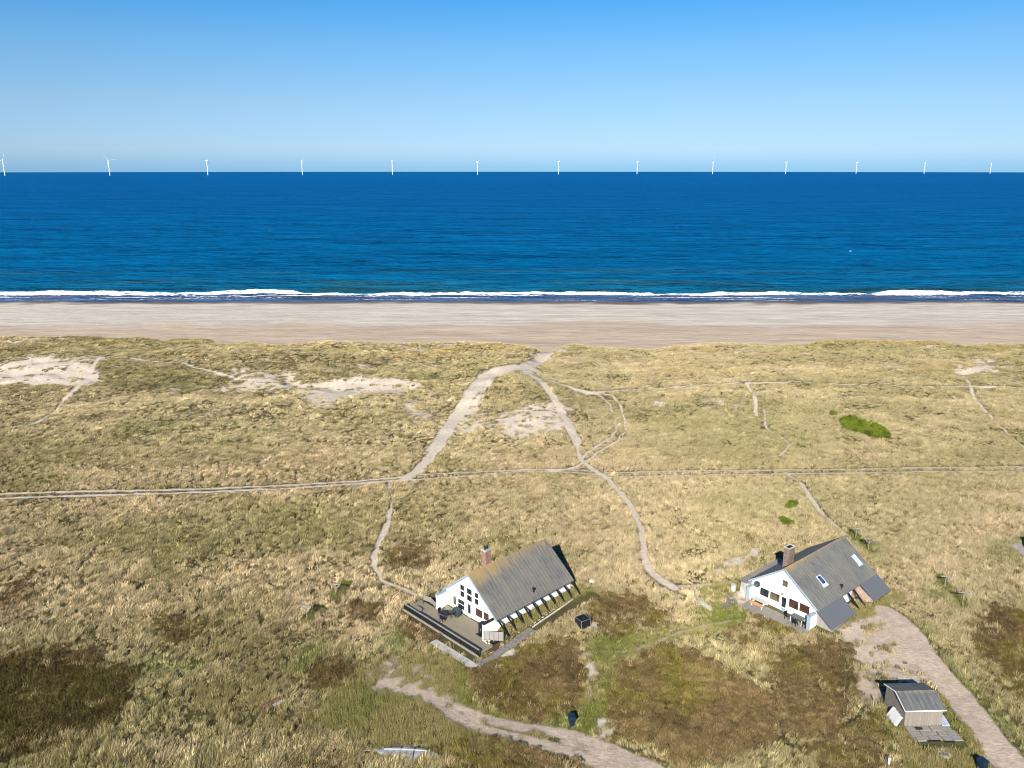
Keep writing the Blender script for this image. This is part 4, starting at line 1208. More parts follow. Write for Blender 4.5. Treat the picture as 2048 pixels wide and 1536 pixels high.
# round garden table and chairs, dark
gx0, gy0 = glob2(HL, -1.75, 1.95)
GT = empty("garden_table", (gx0, gy0, -0.6), HL[2], "round dark garden table on the wooden terrace, near the left wing wall", "table")
MB().lathe([(0.55, 0.70), (0.57, 0.72), (0.55, 0.74)], n=24).build("tabletop", M['glass'], GT)
MB().lathe([(0.60, 0.69), (0.60, 0.735), (0.575, 0.735), (0.575, 0.69)], n=24).build("rim", M['black_plastic'], GT)
for k_ in range(4):
    an_ = math.pi / 4 + k_ * math.pi / 2
    MB().tube([(0.18 * math.cos(an_), 0.18 * math.sin(an_), 0.69), (0.48 * math.cos(an_), 0.48 * math.sin(an_), 0.01)], 0.02, 6).build("leg", M['black_plastic'], GT)
def chair(name, loc, rz, mat, label, cat, group):
    r = empty(name, loc, rz, label, cat, group)
    MB().box(-0.24, 0.24, -0.24, 0.24, 0.42, 0.46).build("seat", M[mat], r)
    m = MB()
    for k_ in range(5): m.box(-0.22 + k_ * 0.095, -0.15 + k_ * 0.095, 0.22, 0.25, 0.50, 0.92)
    m.box(-0.24, 0.24, 0.215, 0.255, 0.90, 0.97)
    m.build("backrest", M[mat], r)
    for sx_ in (-0.21, 0.21):
        MB().box(sx_ - 0.02, sx_ + 0.02, -0.24, -0.20, 0, 0.42).build("leg", M[mat], r)
        MB().box(sx_ - 0.02, sx_ + 0.02, 0.20, 0.24, 0, 0.90).build("leg", M[mat], r)
        MB().box(sx_ - 0.025, sx_ + 0.025, -0.22, 0.20, 0.62, 0.65).build("armrest", M[mat], r)
    return r
chl = ["black garden chair at the sea side of the round table", "black garden chair at the railing side of the round table", "black garden chair between the round table and the white wing wall"]
for k_, (dx, dy, rz) in enumerate(((0.75, -0.35, -2.0), (-0.78, -0.30, 1.8), (-0.1, 0.85, 0.1))):
    xx, yy_ = glob2(HL, -1.75 + dx, 1.95 + dy)
    chair("garden_chair", (xx, yy_, -0.6), HL[2] + rz, 'black_plastic', chl[k_], "chair", "black chairs round the terrace table")
# covered grill
bx_, by_ = glob2(HL, -0.55, 1.45)
BQ = empty("covered_grill", (bx_, by_, -0.6), HL[2], "grill under a dark fitted cover by the terrace windows", "grill")
MB().prism([(-0.45, 0.10), (0.45, 0.10), (0.48, 0.80), (0.30, 1.08), (-0.30, 1.08), (-0.48, 0.80)], (-0.30, 0.30), 'x').build("cover", M['teal_cover'], BQ, bevel=0.05)
for sx_ in (-0.22, 0.22):
    for sy_ in (-0.38, 0.38): MB().box(sx_ - 0.02, sx_ + 0.02, sy_ - 0.02, sy_ + 0.02, 0, 0.10).build("leg", M['black_plastic'], BQ)
# tall black locker at the right end
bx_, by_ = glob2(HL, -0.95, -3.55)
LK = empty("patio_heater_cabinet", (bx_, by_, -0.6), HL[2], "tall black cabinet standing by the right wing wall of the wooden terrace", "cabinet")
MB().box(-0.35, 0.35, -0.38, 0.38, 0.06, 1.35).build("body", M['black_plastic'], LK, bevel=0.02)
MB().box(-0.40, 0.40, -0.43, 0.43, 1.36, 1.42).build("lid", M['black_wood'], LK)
MB().box(-0.55, -0.36, -0.2, 0.55, 0.0, 0.12).build("base_shadow", M['black_plastic'], LK)  # black slab stands for the shadow at the cabinet's base
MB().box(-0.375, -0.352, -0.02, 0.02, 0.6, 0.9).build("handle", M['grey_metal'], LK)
# stones at the foot of the right wing wall
sx_, sy_ = glob2(HL, -1.75, -4.95)
ST = empty("stone_pile", (sx_, sy_, -0.6), 0, "small heap of pale beach stones at the foot of the white wing wall", "stones")
random.seed(3)
def pebble(r, c, seed, sq=0.6):
    random.seed(seed); m = MB(); n = 8; prof = []
    for i in range(6):
        a_ = math.pi * i / 5; prof.append((max(0.01, r * math.sin(a_)) * random.uniform(0.85, 1.1), -r * sq * math.cos(a_)))
    m.lathe(prof, (c[0], c[1], c[2] + r * sq), n)
    m.v = [(x + random.uniform(-.1, .1) * r, y + random.uniform(-.1, .1) * r, z) for x, y, z in m.v]
    return m
for k_ in range(11):
    pebble(random.uniform(0.10, 0.19), (random.uniform(-0.55, 0.45), random.uniform(-0.35, 0.35), 0), 50 + k_).build("stone", M['stone'], ST, smooth=True)
    random.seed(100 + k_)

# paved edging round the terrace and along the side
def paving(name, pts, width, z, label, mat='concrete', h=HL):
    r = empty(name, (h[0], h[1], 0), h[2], label, "paving")
    m = MB()
    for a_, b_ in zip(pts[:-1], pts[1:]):
        a2 = np.array(a_); b2 = np.array(b_); L = np.linalg.norm(b2 - a2); d = (b2 - a2) / L; nrm = np.array([-d[1], d[0]])
        n = max(1, int(L / 0.62))
        for i in range(n):
            for j in (-1, 1):
                c0 = a2 + d * (i + 0.5) * L / n + nrm * j * width / 4
                hx = L / n / 2 - 0.012; hy = width / 4 - 0.012
                gx_, gy_ = glob2(h, c0[0], c0[1]); zz = float(terrain(gx_, gy_)) + z + random.uniform(-0.012, 0.012)
                cs = [c0 + d * sx_ * hx + nrm * sy_ * hy for sx_, sy_ in ((-1, -1), (1, -1), (1, 1), (-1, 1))]
                m.prism([tuple(c) for c in cs], (zz - 0.25, zz + 0.05), 'z')
    m.build("slabs", M[mat], r)
    return r
paving("paving", [(-5.6, -0.4), (-5.45, -7.9)], 1.0, 0.03, "pale flagstone strip in the grass below the terrace railing", 'concrete')
paving("paving", [(-4.93, -7.35), (3.2, -7.3)], 1.05, 0.03, "grey flagstone path from the terrace corner along the rafters", 'gravel')
KB = empty("kerb", (HL[0], HL[1], 0), HL[2], "thin line of kerb stones edging the grass below the rafters", "kerb")
m = MB()
prev = np.array((3.3, -7.2))
for i in range(30):
    c0 = np.array((3.4 + i * 0.36, -7.05 + 0.028 * i + 0.0016 * i * i * (0.3 if i < 22 else 0.55)))
    gx_, gy_ = glob2(HL, *c0); zz = float(terrain(gx_, gy_))
    m.box(c0[0], c0[0] + 0.31, c0[1] - 0.09, c0[1] + 0.07, zz - 0.2, zz + 0.10)
    if i % 2 == 0: m.box(c0[0], c0[0] + 0.28, c0[1] + 0.30, c0[1] + 0.44, zz - 0.2, zz + 0.07)
m.build("kerb_stones", M['stone'], KB)

# ------------------------------------------------------------------ right house
HRx = empty("holiday_house", (HR[0], HR[1], 0), HR[2], "white holiday house with skylights, lean-to roofs and a broad chimney", "house")
RR = dict(hr=5.134, he=1.77, w=4.575, L=13.417)
gab = [(-4.3, -1.1), (4.3, -1.1), (4.3, slope_z(RR, 4.3) - 0.18), (0, RR['hr'] - 0.18), (-4.3, slope_z(RR, 4.3) - 0.18)]
MB().prism(gab, (XG, XG + 0.25), 'x').build("gable_wall", M['white_wall'], HRx)
MB().prism(gab, (13.0, 13.25), 'x').build("gable_wall", M['white_wall'], HRx)
zt = slope_z(RR, 4.3) - 0.18
for sgn in (-1, 1):
    y0, y1 = sorted((sgn * 4.3, sgn * 4.1))
    MB().box(XG + 0.25, 8.1 if sgn < 0 else 13.0, y0, y1, -1.1, zt).build("side_wall", M['white_wall'], HRx)
MB().box(8.1, 13.0, -4.3, -4.1, -1.1, zt).build("brick_side_wall", M['brick_tan'], HRx)
rf = roof_slabs(RR, 0.0, 13.417, 4.72, -4.60).build("roof", M['roof_right'], HRx)
MB().prism([(-0.22, RR['hr'] - 0.12), (0, RR['hr'] + 0.05), (0.22, RR['hr'] - 0.12), (0.22, RR['hr'] - 0.09), (0, RR['hr'] + 0.09), (-0.22, RR['hr'] - 0.09)], (-0.02, 13.44), 'x').build("ridge_cap", M['roof_right'], rf)
mb = MB()
for sgn in (-1, 1):
    mb.beam((-0.012, 0, RR['hr'] - 0.13), (-0.012, sgn * 4.6, slope_z(RR, 4.6) - 0.13), 0.05, 0.22)
mb.build("barge_board", M['blue_trim'], HRx)
MB().lathe([(0.10, 0), (0.10, 0.40), (0.19, 0.41), (0.19, 0.50), (0.03, 0.58)], (6.08, -4.0, slope_z(RR, 4.0) - 0.06), 12).build("roof_vent", M['black_plastic'], rf)
# skylights lying in the slope
sl = (RR['hr'] - RR['he']) / RR['w']; nrm = Vector((0, -sl, 1)).normalized(); dwn = Vector((0, -1, -sl)).normalized()
def skylight(xa, xb, ya, yb_, mat):
    a_ = Vector((xa, ya, slope_z(RR, ya))); L = (abs(yb_) - abs(ya)) * math.hypot(1, sl); w_ = xb - xa
    def bx(m, u0, u1, s0, s1, n0, n1):
        v = []
        for nn in (n0, n1):
            for s in (s0, s1):
                for u in (u0, u1): v.append(a_ + Vector((1, 0, 0)) * u + dwn * s + nrm * nn)
        m.add(v, [(0, 2, 3, 1), (4, 5, 7, 6), (0, 1, 5, 4), (2, 6, 7, 3), (0, 4, 6, 2), (1, 3, 7, 5)])
    m = MB()
    bx(m, 0, w_, 0, 0.11, -0.03, 0.09); bx(m, 0, w_, L - 0.11, L, -0.03, 0.09)
    bx(m, 0, 0.11, 0.11, L - 0.11, -0.03, 0.09); bx(m, w_ - 0.11, w_, 0.11, L - 0.11, -0.03, 0.09)
    bx(m, -0.12, w_ + 0.12, L, L + 0.30, -0.02, 0.02)
    f = m.build("skylight", M['paleblue'], rf)
    m = MB(); bx(m, 0.112, w_ - 0.112, 0.112, L - 0.112, 0.0, 0.05)
    m.build("pane", M[mat], f)
skylight(3.58, 4.46, -1.98, -2.95, 'glass_sky')
skylight(11.72, 12.47, -1.98, -2.97, 'paleblue')
# broad chimney
ch = MB().box(2.15, 3.35, 0.85, 1.55, 3.3, 6.55).build("chimney", M['brick_brown'], HRx)
m = MB(); m.box(2.09, 3.41, 0.79, 0.93, 6.55, 6.66); m.box(2.09, 3.41, 1.47, 1.61, 6.55, 6.66); m.box(2.09, 2.24, 0.93, 1.47, 6.55, 6.66); m.box(3.26, 3.41, 0.93, 1.47, 6.55, 6.66)
m.build("chimney_cap", M['concrete'], ch)
MB().box(2.24, 3.26, 0.93, 1.47, 6.552, 6.57).build("flue_opening", M['black_wood'], ch)
# windows
window(HRx, XG, 0.24, -0.46, 2.78, 3.56, 'glass_curtain')
window(HRx, XG, 3.03, 1.86, 0.40, 1.38, 'glass')
window(HRx, XG, 1.68, 0.42, 0.43, 1.42, 'glass_curtain')
dr = window(HRx, XG, 0.12, -0.46, 0.10, 1.40, 'glass', name="terrace_door")
MB().box(XG - 0.06, XG + 0.01, -0.42, 0.08, -0.55, -0.02).build("door_panel", M['blue_trim'], dr)
MB().box(XG - 0.12, XG - 0.072, 0.02, 0.06, 0.35, 0.47).build("door_handle", M['grey_metal'], dr)
window(HRx, XG, -0.82, -2.02, 0.52, 1.60, 'glass_room')
window(HRx, XG, -2.17, -3.42, 0.60, 1.62, 'glass_room')
MB().box(XG - 0.12, XG - 0.001, 0.0, 0.22, 1.62, 1.84).build("wall_lamp", M['grey_metal'], HRx)
d_ = MB().lathe([(0.02, 0.0), (0.20, 0.03), (0.36, 0.12), (0.38, 0.13), (0.36, 0.14), (0.2, 0.06), (0.02, 0.03)], n=18)
dish = d_.build("satellite_dish", M['teal_cover'], HRx, smooth=True)
dish.location = (XG - 0.25, 3.38, 1.72); dish.rotation_euler = (0, math.radians(-78), math.radians(25))
MB().beam((0.0, 3.38, 1.60), (XG, 3.38, 1.55), 0.04, 0.04).build("dish_bracket", M['grey_metal'], HRx)
# wing walls with pale blue trim
for sgn, xe in ((-1, -1.02), (1, -0.62)):
    y0, y1 = sorted((sgn * 3.98, sgn * 4.26))
    wg = MB().box(xe, XG - 0.003, y0, y1, -1.1, 1.20).build("wing_wall", M['white_wall'], HRx)
    m = MB(); m.box(xe - 0.06, XG - 0.004, y0 - 0.06, y1 + 0.06, 1.20, 1.29); m.box(xe - 0.06, xe - 0.002, y0 - 0.06, y1 + 0.06, -0.62, 1.198)
    m.build("wall_trim", M['blue_trim'], wg)
# lean-to roofs of dark sheets over the rafters
sl2 = (1.77 - 0.40) / (6.453 - 4.575)
for xa, xb in ((-0.18, 5.15), (9.40, 13.5)):
    top = [(-4.50, 1.77 + 0.075 * sl2 - 0.02), (-6.50, 0.40 - 0.047 * sl2)]
    MB().prism([top[0], top[1], (top[1][0], top[1][1] - 0.07), (top[0][0], top[0][1] - 0.07)], (xa, xb), 'x').build("lean_to_roof", M['slate_panel'], HRx)
for x in (5.32, 6.72, 8.02):
    MB().beam((x, -4.45, 1.62), (x, -6.25, -0.06), 0.12, 0.20).build("rafter", M['black_wood'], HRx)
tri = [(-4.303, 1.60), (-6.3, 0.30), (-6.3, -0.9), (-4.303, -0.9)]
MB().prism(tri, (0.42, 0.50), 'x').build("lean_to_end", M['fence_boards'], HRx)
MB().prism(tri, (5.00, 5.08), 'x').build("lean_to_end", M['fence_boards'], HRx)
MB().prism(tri, (9.44, 9.52), 'x').build("lean_to_end", M['brick_tan'], HRx)
MB().prism(tri, (13.26, 13.34), 'x').build("lean_to_end", M['fence_boards'], HRx)
for xa, xb in ((0.5, 5.0), (9.52, 13.26)):
    MB().box(xa, xb, -6.28, -6.20, -0.4, 0.33).build("lean_to_wall", M['fence_boards'], HRx)
# flat-roofed annex on the far left side
an_ = MB().prism([(4.303, -0.9), (5.75, -0.9), (5.75, 1.10), (4.303, 1.15)], (0.2, 8.6), 'x').build("annex", M['concrete'], HRx)
MB().prism([(4.76, 1.17), (5.98, 1.11), (5.98, 1.20), (4.76, 1.26)], (0.0, 8.8), 'x').build("annex_roof", M['roof_annex'], an_)
MB().tube([(-0.15, 6.5, -0.7), (-0.15, 6.5, 0.35)], 0.32, 14).build("rain_barrel", M['grey_cloth'], HRx)

T2 = empty("terrace", (HR[0], HR[1], 0), HR[2], "pale paved terrace under the windows of the house with skylights", "terrace")
mb = MB(); random.seed(5)
for i in range(5):
    for j in range(15):
        x0 = -2.35 + i * 0.53; y0 = -4.5 + j * 0.565
        if x0 > -1.2 and (y0 < -3.9 or y0 > 3.3): continue
        mb.box(x0, x0 + 0.52, y0, y0 + 0.555, -0.75, -0.60 + random.uniform(-.006, .006))
mb.build("slabs", M['grey_wood'], T2)
MB().box(-2.42, -2.36, -4.52, 3.99, -0.95, -0.585).build("edge_board", M['grey_wood'], T2)
MB().box(-1.1, 0.25, -5.9, -4.5, -0.75, -0.60).build("side_slabs", M['gravel'], T2)

# picnic table with orange benches
tx, ty = glob2(HR, -0.45, 2.55)
PT = empty("picnic_table", (tx, ty, -0.6), HR[2] + math.pi / 2, "pale picnic table with orange benches on the paved terrace", "picnic table")
m = MB()
for k_ in range(5): m.box(-0.95, 0.95, -0.42 + k_ * 0.17, -0.27 + k_ * 0.17, 0.70, 0.74)
m.build("tabletop", M['grey_cloth'], PT)
for sgn in (-1, 1):
    m = MB()
    for k_ in range(2): m.box(-0.92, 0.92, sgn * 0.78 - 0.16 + k_ * 0.165, sgn * 0.78 - 0.01 + k_ * 0.165, 0.42, 0.46)
    m.build("bench", M['orange_wood'], PT)
    for e_ in (-0.7, 0.7):
        MB().beam((e_, sgn * 0.25, 0.70), (e_, sgn * 0.62, 0.0), 0.06, 0.08).build("leg", M['white_trim'], PT)
    MB().box(sgn * 0.7 - 0.03, sgn * 0.7 + 0.03, -0.9, 0.9, 0.36, 0.415).build("crossbar", M['white_trim'], PT)
MB().box(-0.92, 0.92, 0.96, 1.0, 0.5, 0.80).build("bench_back", M['orange_wood'], PT)
# dark dining table and chairs
tx, ty = glob2(HR, -0.35, -2.45)
DT = empty("dining_table", (tx, ty, -0.6), HR[2], "grey slatted garden table on the paved terrace beside the right wing wall", "table")
m = MB()
for k_ in range(6): m.box(-0.45 + k_ * 0.152, -0.31 + k_ * 0.152, -0.75, 0.75, 0.70, 0.73)
m.build("tabletop", M['slate_panel'], DT)
for sx_ in (-0.4, 0.4):
    for sy_ in (-0.68, 0.68): MB().box(sx_ - 0.025, sx_ + 0.025, sy_ - 0.025, sy_ + 0.025, 0, 0.70).build("leg", M['white_trim'], DT)
cl2 = ["dark garden chair at the near left corner of the grey table", "dark garden chair tucked behind the grey table at the windows", "dark garden chair at the right end of the grey table by the wing wall", "dark garden chair on the open side of the grey table"]
for k_, (dx, dy, rz) in enumerate(((-0.25, 1.15, 0.0), (0.78, 0.2, -math.pi / 2), (-0.15, -1.1, math.pi), (-0.80, -0.15, math.pi / 2))):
    xx, yy_ = glob2(HR, -0.35 + dx, -2.45 + dy)
    chair("garden_chair", (xx, yy_, -0.6), HR[2] + rz, 'black_plastic', cl2[k_], "chair", "dark chairs round the grey table")

# ------------------------------------------------------------------ fire pit with its curved low wall
fx, fy, fz = gp(1445, 1203)
FP = empty("fire_pit", (fx, fy, fz), 0, "round grey gravel bed ringed with stones left of the house with skylights", "fire pit")
MB().lathe([(1.55, -0.1), (1.55, 0.05), (0.01, 0.07)], n=28).build("gravel_bed", M['gravel'], FP)
for k_ in range(22):
    a_ = 2 * math.pi * k_ / 22
    pebble(0.17, (1.62 * math.cos(a_), 1.62 * math.sin(a_), 0), 300 + k_, 0.55).build("ring_stone", M['gravel'], FP, smooth=True)
wp = ground_pts([(1389, 1187), (1391, 1196), (1397, 1207), (1408, 1216), (1422, 1225)])
CW = empty("garden_wall", (float(wp[2][0]), float(wp[2][1]), float(terrain(*wp[2]))), 0, "low curved concrete wall beside the round gravel bed", "wall")
m = MB(); wq = smooth_line(wp, 4)
for a_, b_ in zip(wq[:-1], wq[1:]):
    za = float(terrain(*a_)); r0 = np.array([wp[2][0], wp[2][1]])
    m.beam((*(a_ - r0), 0.25), (*(b_ - r0), 0.25), 0.16, 0.75)
m.build("wall_face", M['concrete'], CW)

# ------------------------------------------------------------------ things standing about
def wheelie_bin(loc, rz, label, mat, lying=False):
    r = empty("wheelie_bin", loc, rz, label, "bin")
    m = MB()
    v = []
    for z, sx_, sy_, oy in ((0.06, 0.22, 0.27, 0.02), (0.95, 0.29, 0.36, 0)):
        for i, j in ((-1, -1), (1, -1), (1, 1), (-1, 1)): v.append((i * sx_, j * sy_ + oy, z))
    m.add(v, [(3, 2, 1, 0), (4, 5, 6, 7), (0, 1, 5, 4), (1, 2, 6, 5), (2, 3, 7, 6), (3, 0, 4, 7)])
    m.build("body", M[mat], r, bevel=0.02)
    m = MB()
    m.prism([(-0.42, 0.965), (0.38, 0.965), (0.38, 1.03), (0.1, 1.08), (-0.36, 1.05), (-0.42, 1.0)], (-0.31, 0.31), 'x')
    m.build("lid", M[mat], r, bevel=0.012)
    MB().tube([(-0.26, 0.43, 0.98), (0.26, 0.43, 0.98)], 0.02, 8).build("handle", M[mat], r)
    for sx_ in (-0.27, 0.27):
        MB().tube([(sx_ - 0.03, 0.26, 0.10), (sx_ + 0.03, 0.26, 0.10)], 0.10, 14).build("wheel", M['black_plastic'], r)
    return r
x, y, z = gp(1143, 1451)
wheelie_bin((x, y, z), math.radians(12), "dark blue wheelie bin standing on the grass above the sandy driveway", 'blue_plastic')
x, y, z = gp(1962, 1541)
wheelie_bin((x, y, z), math.radians(20), "dark blue wheelie bin by the gravel road at the bottom right", 'blue_plastic')

# black square container beside the rafters
x, y, z = gp(1165, 1253)
BX = empty("compost_container", (x, y, z), math.radians(32), "black square compost container with pale edges right of the rafters", "container")
s = 0.62; m = MB()
m.box(-s, s, -s, -s + 0.05, 0.04, 1.05); m.box(-s, s, s - 0.05, s, 0.04, 1.05); m.box(-s, -s + 0.05, -s + 0.052, s - 0.052, 0.04, 1.05); m.box(s - 0.05, s, -s + 0.052, s - 0.052, 0.04, 1.05)
m.box(-s + 0.05, s - 0.05, -s + 0.05, s - 0.05, 0.35, 0.40)
m.build("body", M['black_plastic'], BX)
m = MB()
for i in (-1, 1):
    m.box(-s - 0.02, s + 0.02, i * s - 0.015, i * s + 0.015, 1.052, 1.085); m.box(i * s - 0.02, i * s + 0.02, -s + 0.022, s - 0.022, 1.053, 1.084)
    for j in (-1, 1): m.box(i * s - 0.022, i * s + 0.022, j * s - 0.022, j * s + 0.022, 0.04, 1.05)
m.build("edge_strips", M['grey_metal'], BX)
MB().box(-s - 0.15, s + 0.15, -s - 0.15, s + 0.15, -0.1, 0.04).build("base_slab", M['concrete'], BX)

# washing-line posts
def line_post(loc, rz, label, h=1.7, arm=0.62, braced=True):
    r = empty("washing_line_post", loc, rz, label, "washing line post", "washing line posts")
    MB().tube([(0, 0, -0.1), (0, 0, h)], 0.055, 8).build("pole", M['grey_wood'], r)
    MB().beam((-arm, 0, h), (arm, 0, h), 0.13, 0.12).build("crossarm", M['grey_wood'], r)
    if braced:
        for sgn in (-1, 1): MB().beam((sgn * arm * 0.92, 0, h - 0.04), (0, 0, h - 0.62), 0.08, 0.08).build("brace", M['grey_wood'], r)
    for sx_ in (-0.9, -0.35, 0.35, 0.9):
        MB().box(sx_ * arm - 0.015, sx_ * arm + 0.015, -0.06, 0.06, h + 0.062, h + 0.10).build("hook", M['grey_metal'], r)
    return r
for (u, v), rz, lab, h, arm, br in (
    ((614, 1240), -0.18, "braced washing line post nearest the lower left meadow, with the longest shadow", 1.75, 0.68, True),
    ((672, 1190), -0.20, "braced washing line post between the meadow and the wooden terrace", 1.45, 0.66, True),
    ((1711, 1078), -0.1, "washing line post just behind the far end of the skylight house", 1.6, 0.62, True),
    ((1736, 1102), -0.1, "washing line post right of the far gable of the skylight house", 1.75, 0.70, True),
    ((1889, 1175), -0.15, "plain washing line post in the grass right of the skylight house, the upper one", 1.5, 0.66, False),
    ((1924, 1213), -0.15, "plain washing line post in the grass right of the skylight house, the lower one", 1.75, 0.66, False)):
    x, y, z = gp(u, v)
    line_post((x, y, z), rz, lab, h, arm, br)

# pale boulder
x, y, z = gp(1184, 1166)
pebble(0.42, (0, 0, 0), 77, 0.6)
b_ = pebble(0.45, (0, 0, -0.1), 77, 0.6).build("boulder", M['stone'], smooth=True); b_.location = (x, y, z)
tag(b_, "pale boulder in the grass past the far end of the rafters", "boulder")
# pale slab in the grass
x, y, z = gp(1176, 1391)
sb = MB().prism([(-0.34, -0.9), (0.32, -0.95), (0.40, 0.0), (0.36, 0.95), (-0.22, 0.9), (-0.36, 0.1)], (-0.1, 0.08), 'z').build("stepping_slab", M['stone'], bevel=0.02)
sb.location = (x, y, z); sb.rotation_euler = (0, 0, -0.12)
tag(sb, "long pale stone slab on the grass above the dark blue bin", "slab")

# upturned boat in the tall grass at the bottom
x, y, z = gp(812, 1512)
BT = empty("upturned_boat", (x, y, z + 0.05), math.radians(-4), "long grey boat lying upside down in tall grass at the bottom edge", "boat")
nseg = 14; m = MB(); ring = []
for i in range(nseg + 1):
    t = i / nseg * 2 - 1; xx = t * 2.75
    w_ = 0.78 * (1 - abs(t) ** 2.6) + 0.05; hh = 0.46 * (1 - 0.35 * abs(t) ** 3)
    ring.append([(xx, -w_, 0.0), (xx, -w_ * 0.94, hh * 0.45), (xx, -w_ * 0.55, hh * 0.85), (xx, 0, hh), (xx, w_ * 0.55, hh * 0.85), (xx, w_ * 0.94, hh * 0.45), (xx, w_, 0.0)])
for i in range(nseg):
    for j in range(6):
        m.add([ring[i][j], ring[i + 1][j], ring[i + 1][j + 1], ring[i][j + 1]], [(0, 1, 2, 3)])
m.build("hull", M['alu'], BT, smooth=True)
m = MB()
for i in range(2, nseg - 2):
    a_ = ring[i][3]; b2 = ring[i + 1][3]
    m.beam((a_[0], 0.10, a_[2] + 0.03), (b2[0], 0.10, b2[2] + 0.03), 0.10, 0.07)
m.build("keel", M['grey_cloth'], BT)
for xx in (-0.45, 0.75):
    k_ = min(nseg, max(0, int(round((xx / 2.75 + 1) / 2 * nseg)))); m = MB()
    for p, q_ in zip(ring[k_][:-1], ring[k_][1:]): m.beam((xx, p[1] * 1.03, p[2] + 0.02), (xx, q_[1] * 1.03, q_[2] + 0.02), 0.09, 0.03)
    m.build("strap", M['black_wood'], BT)
MB().beam((-3.7, 0.35, 0.12), (-2.1, 0.30, 0.14), 0.06, 0.05).build("oar", M['stone'], BT)
MB().beam((-3.7, 0.15, 0.12), (-2.1, 0.12, 0.14), 0.06, 0.05).build("oar", M['stone'], BT)

# scrap planks in the meadow
x, y, z = gp(545, 1413)
SP = empty("plank_heap", (x, y, z), math.radians(38), "rusty brown planks and sheet lying in the lower left meadow", "planks")
random.seed(9)
for k_ in range(4):
    MB().beam((-1.25 + 0.1 * k_, -0.25 + k_ * 0.15, 0.30 + 0.03 * k_), (1.15, -0.2 + k_ * 0.16, 0.38 + 0.02 * k_), 0.13, 0.05).build("plank", M['rust'], SP)
MB().beam((-0.1, -0.45, 0.32), (1.2, -0.42, 0.36), 0.34, 0.03).build("metal_sheet", M['alu'], SP)

# ------------------------------------------------------------------ shed by the gravel road
SD = empty("shed", (36.316, 63.338, 0), 0.035, "small weathered board shed with grey roof beside the gravel road", "shed")
LS, DS, HRS, HE, HLs, OV = 3.5, 3.68, 2.48, 1.88, 1.89, 0.18
m = MB(); prof = [(0, -0.3), (DS, -0.3), (DS, HLs - 0.06), (DS / 2, HRS - 0.06), (0, HE - 0.06)]
MB().prism(prof, (0, LS), 'x').build("wall", M['shed_boards'], SD)
sl_ = (HRS - HE) / (DS / 2)
top = [(-OV, HE - sl_ * OV), (DS / 2, HRS), (DS + OV, HLs - sl_ * OV)]
rfs = MB().prism(top + [(p[0], p[1] - 0.06) for p in top[::-1]], (-OV, LS + OV), 'x').build("roof", M['roof_shed'], SD)
m = MB()
m.beam((-OV - 0.012, top[0][0], top[0][1] - 0.04), (-OV - 0.012, top[1][0], top[1][1] - 0.04), 0.025, 0.11)
m.beam((-OV - 0.012, top[1][0], top[1][1] - 0.04), (-OV - 0.012, top[2][0], top[2][1] - 0.04), 0.025, 0.11)
m.box(-OV, LS + OV, -OV - 0.025, -OV - 0.002, top[0][1] - 0.10, top[0][1] + 0.005)
m.build("barge_board", M['white_trim'], SD)
dd = MB().box(LS - 0.01, LS + 0.03, 0.5, 1.4, -0.05, 1.7).build("door", M['shed_boards'], SD)
MB().box(LS + 0.03, LS + 0.07, 0.6, 0.64, 0.85, 1.0).build("handle", M['black_wood'], dd)
DP = empty("slab_yard", (36.316, 63.338, 0), 0.035, "weathered slabs and boards laid in front of the shed", "paving")
random.seed(12)
for i, (x0, x1, y0, y1) in enumerate(((0.05, 1.1, -0.7, -0.12), (1.15, 2.2, -0.7, -0.1), (2.3, 3.2, -0.72, -0.12), (3.25, 4.2, -0.7, -0.1), (0.1, 1.0, -1.35, -0.78), (1.1, 2.5, -1.3, -0.8), (2.65, 3.4, -1.4, -0.8), (3.45, 4.35, -1.4, -0.78), (0.3, 1.4, -2.0, -1.45), (1.5, 2.6, -1.95, -1.4), (2.7, 3.5, -2.1, -1.5), (3.55, 4.4, -2.1, -1.48))):
    MB().box(x0, x1, y0, y1, -0.1, 0.07 + random.uniform(0, 0.04)).build("slab", M['grey_wood'], DP)
MB().box(0.0, 0.12, -2.1, -0.1, -0.1, 0.16).build("edge_board", M['grey_wood'], DP)
MB().beam((1.1, -2.12, 0.12), (2.3, -2.14, 0.12), 0.1, 0.10).build("dark_beam", M['black_wood'], DP)
MB().beam((2.6, -2.25, 0.10), (3.5, -2.27, 0.10), 0.1, 0.10).build("dark_beam", M['black_wood'], DP)
MB().box(0.85, 1.5, -0.62, -0.3, 0.115, 0.16).build("mat", M['black_plastic'], DP)
lp = MB()
for k_ in range(4):
    lp.beam((-0.75 - 0.02 * k_, 0.15 + 0.42 * k_, 0.02), (-0.08, 0.45 + 0.42 * k_, 0.75), 0.36, 0.04)
lo = lp.build("leaning_boards", M['grey_cloth']); lo.location = (36.316, 63.338, 0); lo.rotation_euler = (0, 0, 0.035)
tag(lo, "pale boards leaning against the left wall of the shed", "boards")
ps = MB().beam((3.62, 0.05, 0.12), (4.35, -0.05, 0.12), 1.5, 0.05).build("sheet", M['paleblue']); ps.location = (36.316, 63.9, 0); ps.rotation_euler = (0, 0, 0.035)
tag(ps, "pale blue sheet lying at the right foot of the shed", "sheet")
# hatch
x, y, z = gp(1886, 1508)
HT = empty("well_cover", (x, y, z), math.radians(-14), "concrete frame with a dark square lid in the grass below the shed", "well cover")
MB().lathe([(0.66, -0.1), (0.66, 0.10), (0.60, 0.12)], n=8).build("frame", M['concrete'], HT)
MB().box(-0.38, 0.38, -0.34, 0.34, 0.125, 0.17).build("lid", M['slate_panel'], HT)
